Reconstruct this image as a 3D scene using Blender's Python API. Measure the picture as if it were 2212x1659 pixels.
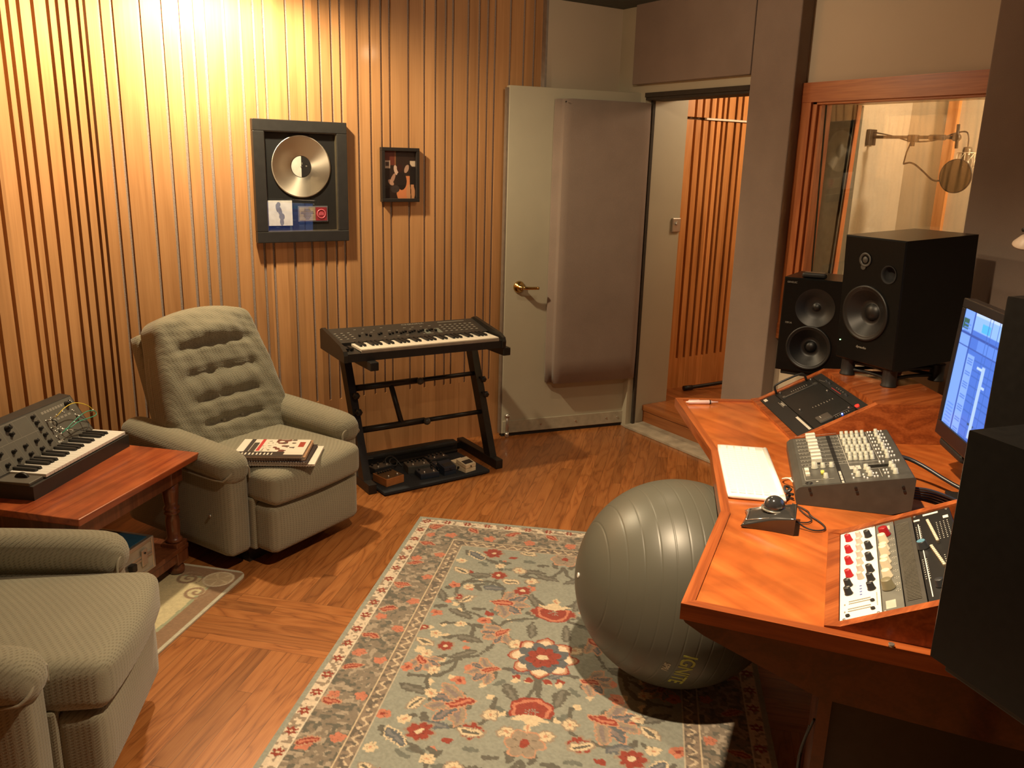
import bpy, bmesh, math, random
import numpy as np
from mathutils import Vector, Matrix
R = math.radians; PI = math.pi
random.seed(7)
for o in list(bpy.data.objects): bpy.data.objects.remove(o)
SC = bpy.context.scene; COL = SC.collection

# ------------------------------------------------------------------ camera
F_PX = 1805.48; PITCH, ROLL, YAW = R(14.8977), R(-1.5414), R(33.0207); CAM_H = 1.65
fwd = Vector((math.sin(YAW)*math.cos(PITCH), math.cos(YAW)*math.cos(PITCH), -math.sin(PITCH)))
rgt = Vector((math.cos(YAW), -math.sin(YAW), 0)); dwn = fwd.cross(rgt)
r2 = rgt*math.cos(ROLL)+dwn*math.sin(ROLL); d2 = dwn*math.cos(ROLL)-rgt*math.sin(ROLL)
cam = bpy.data.objects.new('camera', bpy.data.cameras.new('camera')); COL.objects.link(cam)
m3 = Matrix((r2, -d2, -fwd)).transposed(); cam.matrix_world = Matrix.Translation((0, 0, CAM_H)) @ m3.to_4x4()
cam.data.sensor_width = 36; cam.data.lens = F_PX*36/2212; cam.data.clip_start = .02; SC.camera = cam

# ------------------------------------------------------------------ world, lights, exposure
w = bpy.data.worlds.new('world'); SC.world = w; w.use_nodes = True
w.node_tree.nodes['Background'].inputs[0].default_value = (1, .72, .5, 1)
w.node_tree.nodes['Background'].inputs[1].default_value = .002
SC.view_settings.view_transform = 'Standard'; SC.view_settings.look = 'None'
SC.view_settings.gamma = 1; SC.view_settings.use_curve_mapping = False
SC.view_settings.exposure = 0.0
WARM = (1, .76, .49); WARM2 = (1, .80, .50)
def light(name, kind, loc, power, col, target=None, size=.05, angle=None, blend=.6):
    l = bpy.data.lights.new(name, kind); l.energy = power; l.color = col
    if kind == 'AREA': l.size = size
    else: l.shadow_soft_size = size
    if kind == 'SPOT': l.spot_size = R(angle); l.spot_blend = blend
    o = bpy.data.objects.new(name, l); COL.objects.link(o); o.location = loc
    if target is not None: o.rotation_euler = (Vector(target)-Vector(loc)).to_track_quat('-Z', 'Y').to_euler()
    return o
light('ceiling_spot_desk', 'SPOT', (1.14, 1.36, 2.42), 300, WARM, (1.50, 1.20, .7), .03, 124, .85)
light('ceiling_spot_wall', 'SPOT', (1.0, 3.74, 2.46), 165, WARM2, (.95, 4.05, 0), .04, 172, .5)
light('ceiling_lamp_middle', 'POINT', (2.38, 2.95, 2.32), 14, WARM, size=.035)
light('booth_lamp', 'POINT', (3.98, 1.45, 2.2), 85, WARM, size=.05)
light('hall_lamp', 'POINT', (4.55, 3.3, 2.25), 30, WARM, size=.05)

# ------------------------------------------------------------------ materials
MATS = {}
def nt(name):
    m = bpy.data.materials.new(name); m.use_nodes = True; n = m.node_tree
    return m, n, n.nodes['Principled BSDF']
def setb(b, col=None, rough=.5, metal=0, coat=0, spec=.5, sheen=0):
    if col is not None: b.inputs['Base Color'].default_value = (*col, 1)
    b.inputs['Roughness'].default_value = rough; b.inputs['Metallic'].default_value = metal
    b.inputs['Coat Weight'].default_value = coat; b.inputs['Coat Roughness'].default_value = .12
    b.inputs['Specular IOR Level'].default_value = spec; b.inputs['Sheen Weight'].default_value = sheen
def plain(name, col, rough=.5, metal=0, coat=0, spec=.5, noise=.12, scale=30, bump=.0):
    """flat paint, plastic or metal with slight procedural mottling"""
    if name in MATS: return MATS[name]
    m, n, b = nt(name); setb(b, col, rough, metal, coat, spec)
    tc = n.nodes.new('ShaderNodeTexCoord'); no = n.nodes.new('ShaderNodeTexNoise'); no.inputs['Scale'].default_value = scale
    no.inputs['Detail'].default_value = 4
    n.links.new(tc.outputs['Object'], no.inputs['Vector'])
    r = n.nodes.new('ShaderNodeValToRGB'); r.color_ramp.elements[0].position = .3; r.color_ramp.elements[1].position = .7
    r.color_ramp.elements[0].color = (*[c*(1-noise) for c in col], 1); r.color_ramp.elements[1].color = (*[min(1, c*(1+noise)) for c in col], 1)
    n.links.new(no.outputs['Fac'], r.inputs['Fac']); n.links.new(r.outputs['Color'], b.inputs['Base Color'])
    if bump:
        bp = n.nodes.new('ShaderNodeBump'); bp.inputs['Strength'].default_value = bump; bp.inputs['Distance'].default_value = .002
        n.links.new(no.outputs['Fac'], bp.inputs['Height']); n.links.new(bp.outputs['Normal'], b.inputs['Normal'])
    MATS[name] = m; return m
def glow(name, col, strength):
    if name in MATS: return MATS[name]
    m, n, b = nt(name); setb(b, (0, 0, 0), .4); b.inputs['Emission Color'].default_value = (*col, 1); b.inputs['Emission Strength'].default_value = strength
    MATS[name] = m; return m
def attr_mat(name, rough=.8, emit=0, bump=0, coat=0):
    """colour of the design itself, stored per corner on a woven / printed grid"""
    m, n, b = nt(name); setb(b, None, rough, coat=coat)
    a = n.nodes.new('ShaderNodeVertexColor'); a.layer_name = 'design'
    if emit:
        b.inputs['Base Color'].default_value = (0, 0, 0, 1)
        n.links.new(a.outputs['Color'], b.inputs['Emission Color']); b.inputs['Emission Strength'].default_value = emit
    else: n.links.new(a.outputs['Color'], b.inputs['Base Color'])
    if bump:
        tc = n.nodes.new('ShaderNodeTexCoord'); no = n.nodes.new('ShaderNodeTexNoise'); no.inputs['Scale'].default_value = 260
        n.links.new(tc.outputs['Object'], no.inputs['Vector'])
        bp = n.nodes.new('ShaderNodeBump'); bp.inputs['Strength'].default_value = bump; bp.inputs['Distance'].default_value = .003
        n.links.new(no.outputs['Fac'], bp.inputs['Height']); n.links.new(bp.outputs['Normal'], b.inputs['Normal'])
        b.inputs['Sheen Weight'].default_value = .15
    MATS[name] = m; return m
def wood(name, dark, mid, lightc, axis='z', scale=1.0, rough=.4, coat=.3, cell=None, bump=.1, blotch=0, ring=1.0):
    """long-grained wood; axis = grain direction in object space; cell = board width for board to board variation"""
    m, n, b = nt(name); setb(b, None, rough, coat=coat)
    N = n.nodes.new; Lk = n.links.new
    tc = N('ShaderNodeTexCoord'); src = tc.outputs['Object']
    if cell:                                     # shift the grain per board
        sp = N('ShaderNodeSeparateXYZ'); Lk(src, sp.inputs[0])
        out = {'z': 'X', 'x': 'Y', 'y': 'X'}[axis]
        dv = N('ShaderNodeMath'); dv.operation = 'DIVIDE'; dv.inputs[1].default_value = cell; Lk(sp.outputs[out], dv.inputs[0])
        fl = N('ShaderNodeMath'); fl.operation = 'FLOOR'; Lk(dv.outputs[0], fl.inputs[0])
        wn = N('ShaderNodeTexWhiteNoise'); wn.noise_dimensions = '1D'; Lk(fl.outputs[0], wn.inputs['W'])
        vm = N('ShaderNodeVectorMath'); vm.operation = 'SCALE'; vm.inputs['Scale'].default_value = 9; Lk(wn.outputs['Color'], vm.inputs[0])
        ad = N('ShaderNodeVectorMath'); ad.operation = 'ADD'; Lk(src, ad.inputs[0]); Lk(vm.outputs[0], ad.inputs[1]); src = ad.outputs[0]
    mp = N('ShaderNodeMapping'); Lk(src, mp.inputs['Vector'])
    s = [12*scale]*3; s['xyz'.index(axis)] = .9*scale; mp.inputs['Scale'].default_value = s
    no = N('ShaderNodeTexNoise'); no.inputs['Scale'].default_value = 1.0; no.inputs['Detail'].default_value = 3; no.inputs['Distortion'].default_value = .6
    Lk(mp.outputs[0], no.inputs['Vector'])
    mu = N('ShaderNodeMath'); mu.operation = 'MULTIPLY'; mu.inputs[1].default_value = 9*ring; Lk(no.outputs['Fac'], mu.inputs[0])
    sn = N('ShaderNodeMath'); sn.operation = 'PINGPONG'; sn.inputs[1].default_value = 1; Lk(mu.outputs[0], sn.inputs[0])
    mp2 = N('ShaderNodeMapping'); Lk(src, mp2.inputs['Vector']); s2 = [170*scale]*3; s2['xyz'.index(axis)] = 4*scale; mp2.inputs['Scale'].default_value = s2
    fi = N('ShaderNodeTexNoise'); fi.inputs['Scale'].default_value = 1; fi.inputs['Detail'].default_value = 2; Lk(mp2.outputs[0], fi.inputs['Vector'])
    mx = N('ShaderNodeMath'); mx.operation = 'MULTIPLY_ADD'; mx.inputs[1].default_value = .42; Lk(sn.outputs[0], mx.inputs[0])
    f2 = N('ShaderNodeMath'); f2.operation = 'MULTIPLY'; f2.inputs[1].default_value = .58; Lk(fi.outputs['Fac'], f2.inputs[0]); Lk(f2.outputs[0], mx.inputs[2])
    r = N('ShaderNodeValToRGB'); e = r.color_ramp.elements; e[0].position = .18; e[0].color = (*dark, 1); e[1].position = .78; e[1].color = (*lightc, 1)
    k = e.new(.48); k.color = (*mid, 1); Lk(mx.outputs[0], r.inputs['Fac']); colr = r.outputs['Color']
    if cell:
        hs = N('ShaderNodeHueSaturation'); mr = N('ShaderNodeMapRange'); mr.inputs['To Min'].default_value = .82; mr.inputs['To Max'].default_value = 1.12
        Lk(wn.outputs['Value'], mr.inputs[0]); Lk(mr.outputs[0], hs.inputs['Value']); Lk(colr, hs.inputs['Color']); colr = hs.outputs['Color']
    if blotch:
        bn = N('ShaderNodeTexNoise'); bn.inputs['Scale'].default_value = 6; bn.inputs['Detail'].default_value = 5; bn.inputs['Distortion'].default_value = 1.2; Lk(tc.outputs['Object'], bn.inputs['Vector'])
        mr = N('ShaderNodeMapRange'); mr.inputs['From Min'].default_value = .3; mr.inputs['From Max'].default_value = .7; mr.inputs['To Min'].default_value = 1-blotch; mr.inputs['To Max'].default_value = 1+blotch*.5; Lk(bn.outputs['Fac'], mr.inputs[0])
        hs = N('ShaderNodeHueSaturation'); Lk(mr.outputs[0], hs.inputs['Value']); Lk(colr, hs.inputs['Color']); colr = hs.outputs['Color']
    Lk(colr, b.inputs['Base Color'])
    if bump:
        bp = N('ShaderNodeBump'); bp.inputs['Strength'].default_value = bump; bp.inputs['Distance'].default_value = .0015; Lk(mx.outputs[0], bp.inputs['Height']); Lk(bp.outputs[0], b.inputs['Normal'])
    MATS[name] = m; return m
def weave(name, col, scale=300, dot=0, dotcol=None, rough=.95, bump=.35, rows=0):
    """woven cloth; dot = spacing in m of a small darker woven motif"""
    m, n, b = nt(name); setb(b, col, rough, spec=.2, sheen=.25); N = n.nodes.new; Lk = n.links.new
    tc = N('ShaderNodeTexCoord'); no = N('ShaderNodeTexNoise'); no.inputs['Scale'].default_value = scale; Lk(tc.outputs['Object'], no.inputs['Vector'])
    big = N('ShaderNodeTexNoise'); big.inputs['Scale'].default_value = 6; big.inputs['Detail'].default_value = 3; Lk(tc.outputs['Object'], big.inputs['Vector'])
    mr = N('ShaderNodeMapRange'); mr.inputs['To Min'].default_value = .82; mr.inputs['To Max'].default_value = 1.15; Lk(no.outputs['Fac'], mr.inputs[0])
    mr2 = N('ShaderNodeMapRange'); mr2.inputs['To Min'].default_value = .85; mr2.inputs['To Max'].default_value = 1.15; Lk(big.outputs['Fac'], mr2.inputs[0])
    mm = N('ShaderNodeMath'); mm.operation = 'MULTIPLY'; Lk(mr.outputs[0], mm.inputs[0]); Lk(mr2.outputs[0], mm.inputs[1])
    hs = N('ShaderNodeHueSaturation'); hs.inputs['Color'].default_value = (*col, 1); Lk(mm.outputs[0], hs.inputs['Value']); colr = hs.outputs['Color']; hgt = no.outputs['Fac']
    if dot:
        sp = N('ShaderNodeSeparateXYZ'); Lk(tc.outputs['Object'], sp.inputs[0])
        def M(op, a, b=0.0, c=None):
            k = N('ShaderNodeMath'); k.operation = op
            for q_, x_ in enumerate((a, b, c)):
                if x_ is None: continue
                if isinstance(x_, (int, float)): k.inputs[q_].default_value = x_
                else: Lk(x_, k.inputs[q_])
            return k.outputs[0]
        a_ = M('DIVIDE', M('ADD', sp.outputs['X'], sp.outputs['Y']), dot); fa = M('FLOOR', a_)
        b_ = M('ADD', M('DIVIDE', M('MULTIPLY_ADD', sp.outputs['Y'], .7, sp.outputs['Z']), dot*.62), M('MULTIPLY', fa, .5))
        da_ = M('SUBTRACT', M('FRACT', a_), .5); db_ = M('SUBTRACT', M('FRACT', b_), .5)
        dd = M('SQRT', M('ADD', M('MULTIPLY', da_, da_), M('MULTIPLY', db_, db_)))
        rp = N('ShaderNodeValToRGB'); rp.color_ramp.elements[0].position = .16; rp.color_ramp.elements[0].color = (1, 1, 1, 1); rp.color_ramp.elements[1].position = .36; rp.color_ramp.elements[1].color = (0, 0, 0, 1); Lk(dd, rp.inputs['Fac'])
        mi = N('ShaderNodeMix'); mi.data_type = 'RGBA'; Lk(rp.outputs['Color'], mi.inputs[0]); Lk(colr, mi.inputs[6]); mi.inputs[7].default_value = (*(dotcol or [c*.6 for c in col]), 1); colr = mi.outputs[2]
        sb = N('ShaderNodeMath'); sb.operation = 'MULTIPLY_ADD'; sb.inputs[1].default_value = -1.1; Lk(rp.outputs['Color'], sb.inputs[0]); Lk(no.outputs['Fac'], sb.inputs[2]); hgt = sb.outputs[0]
    Lk(colr, b.inputs['Base Color'])
    bp = N('ShaderNodeBump'); bp.inputs['Strength'].default_value = bump; bp.inputs['Distance'].default_value = .002; Lk(hgt, bp.inputs['Height']); Lk(bp.outputs[0], b.inputs['Normal'])
    MATS[name] = m; return m
def glass(name, tint=(1, 1, 1), rough=0):
    """thin clear pane: mostly see-through with mirror reflection at grazing angles"""
    m = bpy.data.materials.new(name); m.use_nodes = True; n = m.node_tree; n.nodes.clear(); N = n.nodes.new
    o = N('ShaderNodeOutputMaterial'); mx = N('ShaderNodeMixShader'); tr = N('ShaderNodeBsdfTransparent'); gl = N('ShaderNodeBsdfGlossy')
    tr.inputs[0].default_value = (*tint, 1); gl.inputs['Roughness'].default_value = rough
    ge = N('ShaderNodeNewGeometry'); dt = N('ShaderNodeVectorMath'); dt.operation = 'DOT_PRODUCT'; n.links.new(ge.outputs['Normal'], dt.inputs[0]); n.links.new(ge.outputs['Incoming'], dt.inputs[1])
    last = dt.outputs['Value']
    for op, k in (('ABSOLUTE', None), ('SUBTRACT', 1), ('POWER', 5), ('MULTIPLY_ADD', .95)):      # Schlick reflectance of a thin pane
        q = N('ShaderNodeMath'); q.operation = op
        if op == 'SUBTRACT': q.inputs[0].default_value = k; n.links.new(last, q.inputs[1])
        else:
            n.links.new(last, q.inputs[0])
            if k: q.inputs[1].default_value = k
        if op == 'MULTIPLY_ADD': q.inputs[2].default_value = .045
        q.use_clamp = True; last = q.outputs[0]
    n.links.new(last, mx.inputs[0]); n.links.new(tr.outputs[0], mx.inputs[1]); n.links.new(gl.outputs[0], mx.inputs[2]); n.links.new(mx.outputs[0], o.inputs[0])
    MATS[name] = m; return m

oak = wood('slat_oak', (.47, .225, .085), (.55, .275, .108), (.61, .315, .13), 'z', .9, .55, .05, cell=.085, bump=.05, ring=.6)
felt = plain('grey_felt', (.34, .27, .23), .95, noise=.25, scale=200)
felt2 = plain('brown_felt', (.09, .045, .02), .95, noise=.25, scale=200)
cream = plain('cream_paint', (.60, .50, .37), .7, noise=.03, scale=3)
cream2 = plain('sage_paint', (.47, .43, .32), .55, noise=.04, scale=4)
fabric = weave('wall_fabric', (.27, .205, .165), 420, bump=.3)
trimw = wood('window_trim_wood', (.34, .09, .025), (.46, .14, .04), (.55, .19, .06), 'z', 1.2, .4, .3)
trimh = wood('window_head_wood', (.34, .09, .025), (.46, .14, .04), (.55, .19, .06), 'y', 1.2, .4, .3)
ceilm = plain('ceiling_paint', (.07, .075, .06), .9)
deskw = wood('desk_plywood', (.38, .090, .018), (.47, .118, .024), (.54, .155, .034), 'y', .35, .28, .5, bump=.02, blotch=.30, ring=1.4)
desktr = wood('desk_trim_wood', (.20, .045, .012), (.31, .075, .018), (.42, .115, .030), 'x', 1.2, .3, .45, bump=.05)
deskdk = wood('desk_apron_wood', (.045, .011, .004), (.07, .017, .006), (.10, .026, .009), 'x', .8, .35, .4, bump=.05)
tablew = wood('table_pine', (.22, .04, .014), (.36, .075, .022), (.46, .11, .03), 'x', .8, .3, .5, bump=.08, blotch=.25)
tabled = wood('table_dark', (.09, .025, .010), (.14, .042, .016), (.20, .065, .025), 'z', 1, .35, .5)
black = plain('black_plastic', (.012, .0115, .011), .5, noise=.1)
blackm = plain('black_metal', (.022, .020, .018), .42, .3, noise=.15)
blackv = plain('black_vinyl', (.014, .013, .012), .62, noise=.3, scale=180, bump=.4)
satin = plain('black_satin', (.010, .010, .0095), .42)
ivory = plain('ivory_key', (.85, .78, .66), .35, coat=.2, noise=.02)
whitek = plain('white_key', (.92, .90, .84), .3, coat=.3, noise=.02)
silver = plain('silver', (.62, .60, .56), .3, .9, noise=.05)
brass = plain('brass', (.55, .36, .13), .2, 1, noise=.05)
recl = weave('recliner_cloth', (.262, .240, .170), 380, dot=.014, dotcol=(.20, .178, .122), bump=.4)
reclp = weave('recliner_piping', (.33, .30, .22), 380, bump=.3)
panelm = plain('panel_grey', (.10, .092, .075), .5, noise=.05)
white_ink = plain('white_ink', (.75, .72, .64), .5, noise=.02)
dim_ink = plain('dim_ink', (.26, .24, .20), .5, noise=.02)

# ------------------------------------------------------------------ mesh helpers
def T(x=0, y=0, z=0, rx=0, ry=0, rz=0):
    return Matrix.Translation((x, y, z)) @ Matrix.Rotation(rz, 4, 'Z') @ Matrix.Rotation(ry, 4, 'Y') @ Matrix.Rotation(rx, 4, 'X')
def BM(): return bmesh.new()
def box(bm, x0, x1, y0, y1, z0, z1, mat=None, bev=0, seg=2, mi=0):
    v = [bm.verts.new((x, y, z)) for z in (z0, z1) for y in (y0, y1) for x in (x0, x1)]
    fs = [bm.faces.new([v[i] for i in q]) for q in ((0, 2, 3, 1), (4, 5, 7, 6), (0, 1, 5, 4), (2, 6, 7, 3), (0, 4, 6, 2), (1, 3, 7, 5))]
    for f in fs: f.material_index = mi
    if bev:
        es = list({e for f in fs for e in f.edges}); r = bmesh.ops.bevel(bm, geom=es, offset=bev, segments=seg, affect='EDGES', profile=.5)
        v = list({x for f in r['faces'] for x in f.verts} | {x for f in fs if f.is_valid for x in f.verts})
    if mat is not None: bmesh.ops.transform(bm, matrix=mat, verts=v)
    return v
def prism(bm, pts, z0, z1, mat=None, mi=0):
    """polygon (x,y) extruded in z"""
    a = [bm.verts.new((x, y, z0)) for x, y in pts]; b = [bm.verts.new((x, y, z1)) for x, y in pts]; n = len(pts)
    fs = [bm.faces.new(a[::-1]), bm.faces.new(b)] + [bm.faces.new((a[i], a[(i+1) % n], b[(i+1) % n], b[i])) for i in range(n)]
    for f in fs: f.material_index = mi
    if mat is not None: bmesh.ops.transform(bm, matrix=mat, verts=a+b)
    return a+b
def lathe(bm, prof, seg=32, mat=None, cap=True, mi=0):
    """profile (r,z) around z"""
    rings = []
    for r, z in prof:
        if r < 1e-6: rings.append([bm.verts.new((0, 0, z))])
        else: rings.append([bm.verts.new((r*math.cos(2*PI*i/seg), r*math.sin(2*PI*i/seg), z)) for i in range(seg)])
    for A, B in zip(rings, rings[1:]):
        for i in range(seg):
            j = (i+1) % seg
            if len(A) == 1 and len(B) == 1: continue
            if len(A) == 1: f = bm.faces.new((A[0], B[j], B[i]))
            elif len(B) == 1: f = bm.faces.new((A[i], A[j], B[0]))
            else: f = bm.faces.new((A[i], A[j], B[j], B[i]))
            f.smooth = True; f.material_index = mi
    if cap:
        for rg, rev in ((rings[0], True), (rings[-1], False)):
            if len(rg) > 1: f = bm.faces.new(rg[::-1] if rev else rg); f.material_index = mi
    vs = [v for r in rings for v in r]
    if mat is not None: bmesh.ops.transform(bm, matrix=mat, verts=vs)
    return vs
def cyl(bm, r, z0, z1, seg=20, mat=None, r1=None, mi=0, bev=0):
    r1 = r if r1 is None else r1
    if bev: return lathe(bm, [(r-bev, z0), (r, z0+bev), (r1, z1-bev), (r1-bev, z1)], seg, mat, True, mi)
    return lathe(bm, [(r, z0), (r1, z1)], seg, mat, True, mi)
def tube(bm, pts, r, seg=8, cap=True, smooth=0, mi=0):
    pts = [Vector(p) for p in pts]
    for _ in range(smooth):                      # Chaikin
        q = [pts[0]]
        for a, b in zip(pts, pts[1:]): q += [a*.75+b*.25, a*.25+b*.75]
        pts = q+[pts[-1]]
    if isinstance(r, (list, tuple)): r = list(np.interp(np.linspace(0, 1, len(pts)), np.linspace(0, 1, len(r)), r))
    rings = []; up = Vector((0, 0, 1)); prev = None
    for i, p in enumerate(pts):
        t = (pts[min(i+1, len(pts)-1)]-pts[max(i-1, 0)]).normalized()
        if prev is None: n = t.cross(up if abs(t.z) < .9 else Vector((1, 0, 0))).normalized()
        else: n = (prev-t*prev.dot(t)).normalized()
        prev = n; b = t.cross(n); rr = r[i] if isinstance(r, (list, tuple)) else r
        rings.append([bm.verts.new(p+n*rr*math.cos(2*PI*k/seg)+b*rr*math.sin(2*PI*k/seg)) for k in range(seg)])
    for A, B in zip(rings, rings[1:]):
        for k in range(seg):
            f = bm.faces.new((A[k], A[(k+1) % seg], B[(k+1) % seg], B[k])); f.smooth = True; f.material_index = mi
    if cap: bm.faces.new(rings[0][::-1]); bm.faces.new(rings[-1])
def puffy(bm, x0, x1, y0, y1, z0, z1, r=.04, n=14, bulge=(0, 0, 0), mat=None, fn=None):
    """rounded upholstered block: rounded box with crowned faces"""
    c = Vector(((x0+x1)/2, (y0+y1)/2, (z0+z1)/2)); h = Vector(((x1-x0)/2, (y1-y0)/2, (z1-z0)/2))
    tmp = bmesh.new(); bmesh.ops.create_cube(tmp, size=2); bmesh.ops.subdivide_edges(tmp, edges=tmp.edges[:], cuts=n, use_grid_fill=True)
    r = min(r, h.x*.98, h.y*.98, h.z*.98); tmp.verts.index_update(); mp = {}
    for v in tmp.verts:
        q = v.co
        # denser near the edges
        q = Vector([math.copysign(abs(a)**.8, a) if a else 0 for a in q])
        p = Vector((q.x*h.x, q.y*h.y, q.z*h.z)); inn = Vector([max(-(h[i]-r), min(h[i]-r, p[i])) for i in range(3)])
        d = p-inn
        if d.length > 1e-9:
            p = inn+d.normalized()*r
        s = [max(0, 1-(p[i]/h[i])**2) for i in range(3)]
        p.x += math.copysign(bulge[0]*s[1]*s[2], p.x) if abs(p.x) > h.x*.6 else 0
        p.y += math.copysign(bulge[1]*s[0]*s[2], p.y) if abs(p.y) > h.y*.6 else 0
        p.z += math.copysign(bulge[2]*s[0]*s[1], p.z) if abs(p.z) > h.z*.6 else 0
        p = p+c
        if fn: p = fn(p)
        if mat is not None: p = mat @ p
        mp[v.index] = bm.verts.new(p)
    for f in tmp.faces:
        g = bm.faces.new([mp[v.index] for v in f.verts]); g.smooth = True
    tmp.free()
def grid_design(name, w, h, res, fn, mat, parent, loc=(0, 0, 0), rot=(0, 0, 0), thick=0):
    """flat patterned sheet; fn(U,V) -> rgb arrays, U in 0..w, V in 0..h"""
    nx, ny = max(2, int(w/res)), max(2, int(h/res)); xs = np.linspace(0, w, nx+1); ys = np.linspace(0, h, ny+1)
    U, V = np.meshgrid(xs, ys); co = np.stack([U, V, np.zeros_like(U)+thick], -1).reshape(-1, 3).astype(np.float32)
    i = (np.arange(ny)[:, None]*(nx+1)+np.arange(nx)[None]).reshape(-1)
    q = np.stack([i, i+1, i+nx+2, i+nx+1], -1).astype(np.int32)
    me = bpy.data.meshes.new(name); me.vertices.add(len(co)); me.vertices.foreach_set('co', co.ravel())
    me.loops.add(q.size); me.loops.foreach_set('vertex_index', q.ravel()); me.polygons.add(len(q))
    me.polygons.foreach_set('loop_start', np.arange(0, q.size, 4, dtype=np.int32)); me.polygons.foreach_set('loop_total', np.full(len(q), 4, np.int32))
    me.update(calc_edges=True)
    c = np.ones((len(co), 4), np.float32); c[:, :3] = fn(U, V).reshape(-1, 3)
    at = me.color_attributes.new('design', 'FLOAT_COLOR', 'POINT'); at.data.foreach_set('color', c.ravel())
    me.materials.append(mat); o = bpy.data.objects.new(name, me); COL.objects.link(o); o.parent = parent; o.location = loc; o.rotation_euler = rot
    return o
def obj(name, bm, mat, parent=None, loc=None, rot=None, smooth=False):
    bmesh.ops.recalc_face_normals(bm, faces=bm.faces[:])
    me = bpy.data.meshes.new(name); bm.to_mesh(me); bm.free()
    for m in (mat if isinstance(mat, (list, tuple)) else [mat]): me.materials.append(m)
    if smooth:
        for p in me.polygons: p.use_smooth = True
    o = bpy.data.objects.new(name, me); COL.objects.link(o)
    if parent: o.parent = parent
    if loc: o.location = loc
    if rot: o.rotation_euler = rot
    return o
def inst(src, loc, rot=None, parent=None):
    c = src.copy(); COL.objects.link(c); c.location = loc
    if rot is not None: c.rotation_euler = rot
    if parent is not None: c.parent = parent
    return c
def thing(name, label, cat, loc=(0, 0, 0), rotz=0, group=None, rot=None, parent=None):
    o = bpy.data.objects.new(name, None); COL.objects.link(o); o.location = loc; o.rotation_euler = rot or (0, 0, rotz); o.empty_display_size = .05
    o['label'] = label; o['category'] = cat
    if group: o['group'] = group
    return o
def tag(o, label, cat, group=None):
    o['label'] = label; o['category'] = cat
    if group: o['group'] = group
    return o
def struct(name, bm, m, parent=None, **k):
    o = obj(name, bm, m, parent, **k)
    if not parent: o['kind'] = 'structure'
    return o
def text(name, body, size, mat, parent, loc, rot=(0, 0, 0), ext=.0004, align='LEFT', bold=0, squash=1, conform=None):
    cu = bpy.data.curves.new('t', 'FONT'); cu.body = body; cu.size = size; cu.extrude = ext; cu.align_x = align; cu.offset = bold
    t = bpy.data.objects.new('t', cu); COL.objects.link(t); bpy.context.view_layer.update()
    me = bpy.data.meshes.new_from_object(t.evaluated_get(bpy.context.evaluated_depsgraph_get())); bpy.data.objects.remove(t)
    for v in me.vertices: v.co.x *= squash
    if conform:
        for v in me.vertices: v.co = conform(v.co)
    me.name = name; me.materials.clear(); me.materials.append(mat); o = bpy.data.objects.new(name, me); COL.objects.link(o); o.parent = parent; o.location = loc; o.rotation_euler = rot
    return o

CEIL = 2.545
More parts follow.
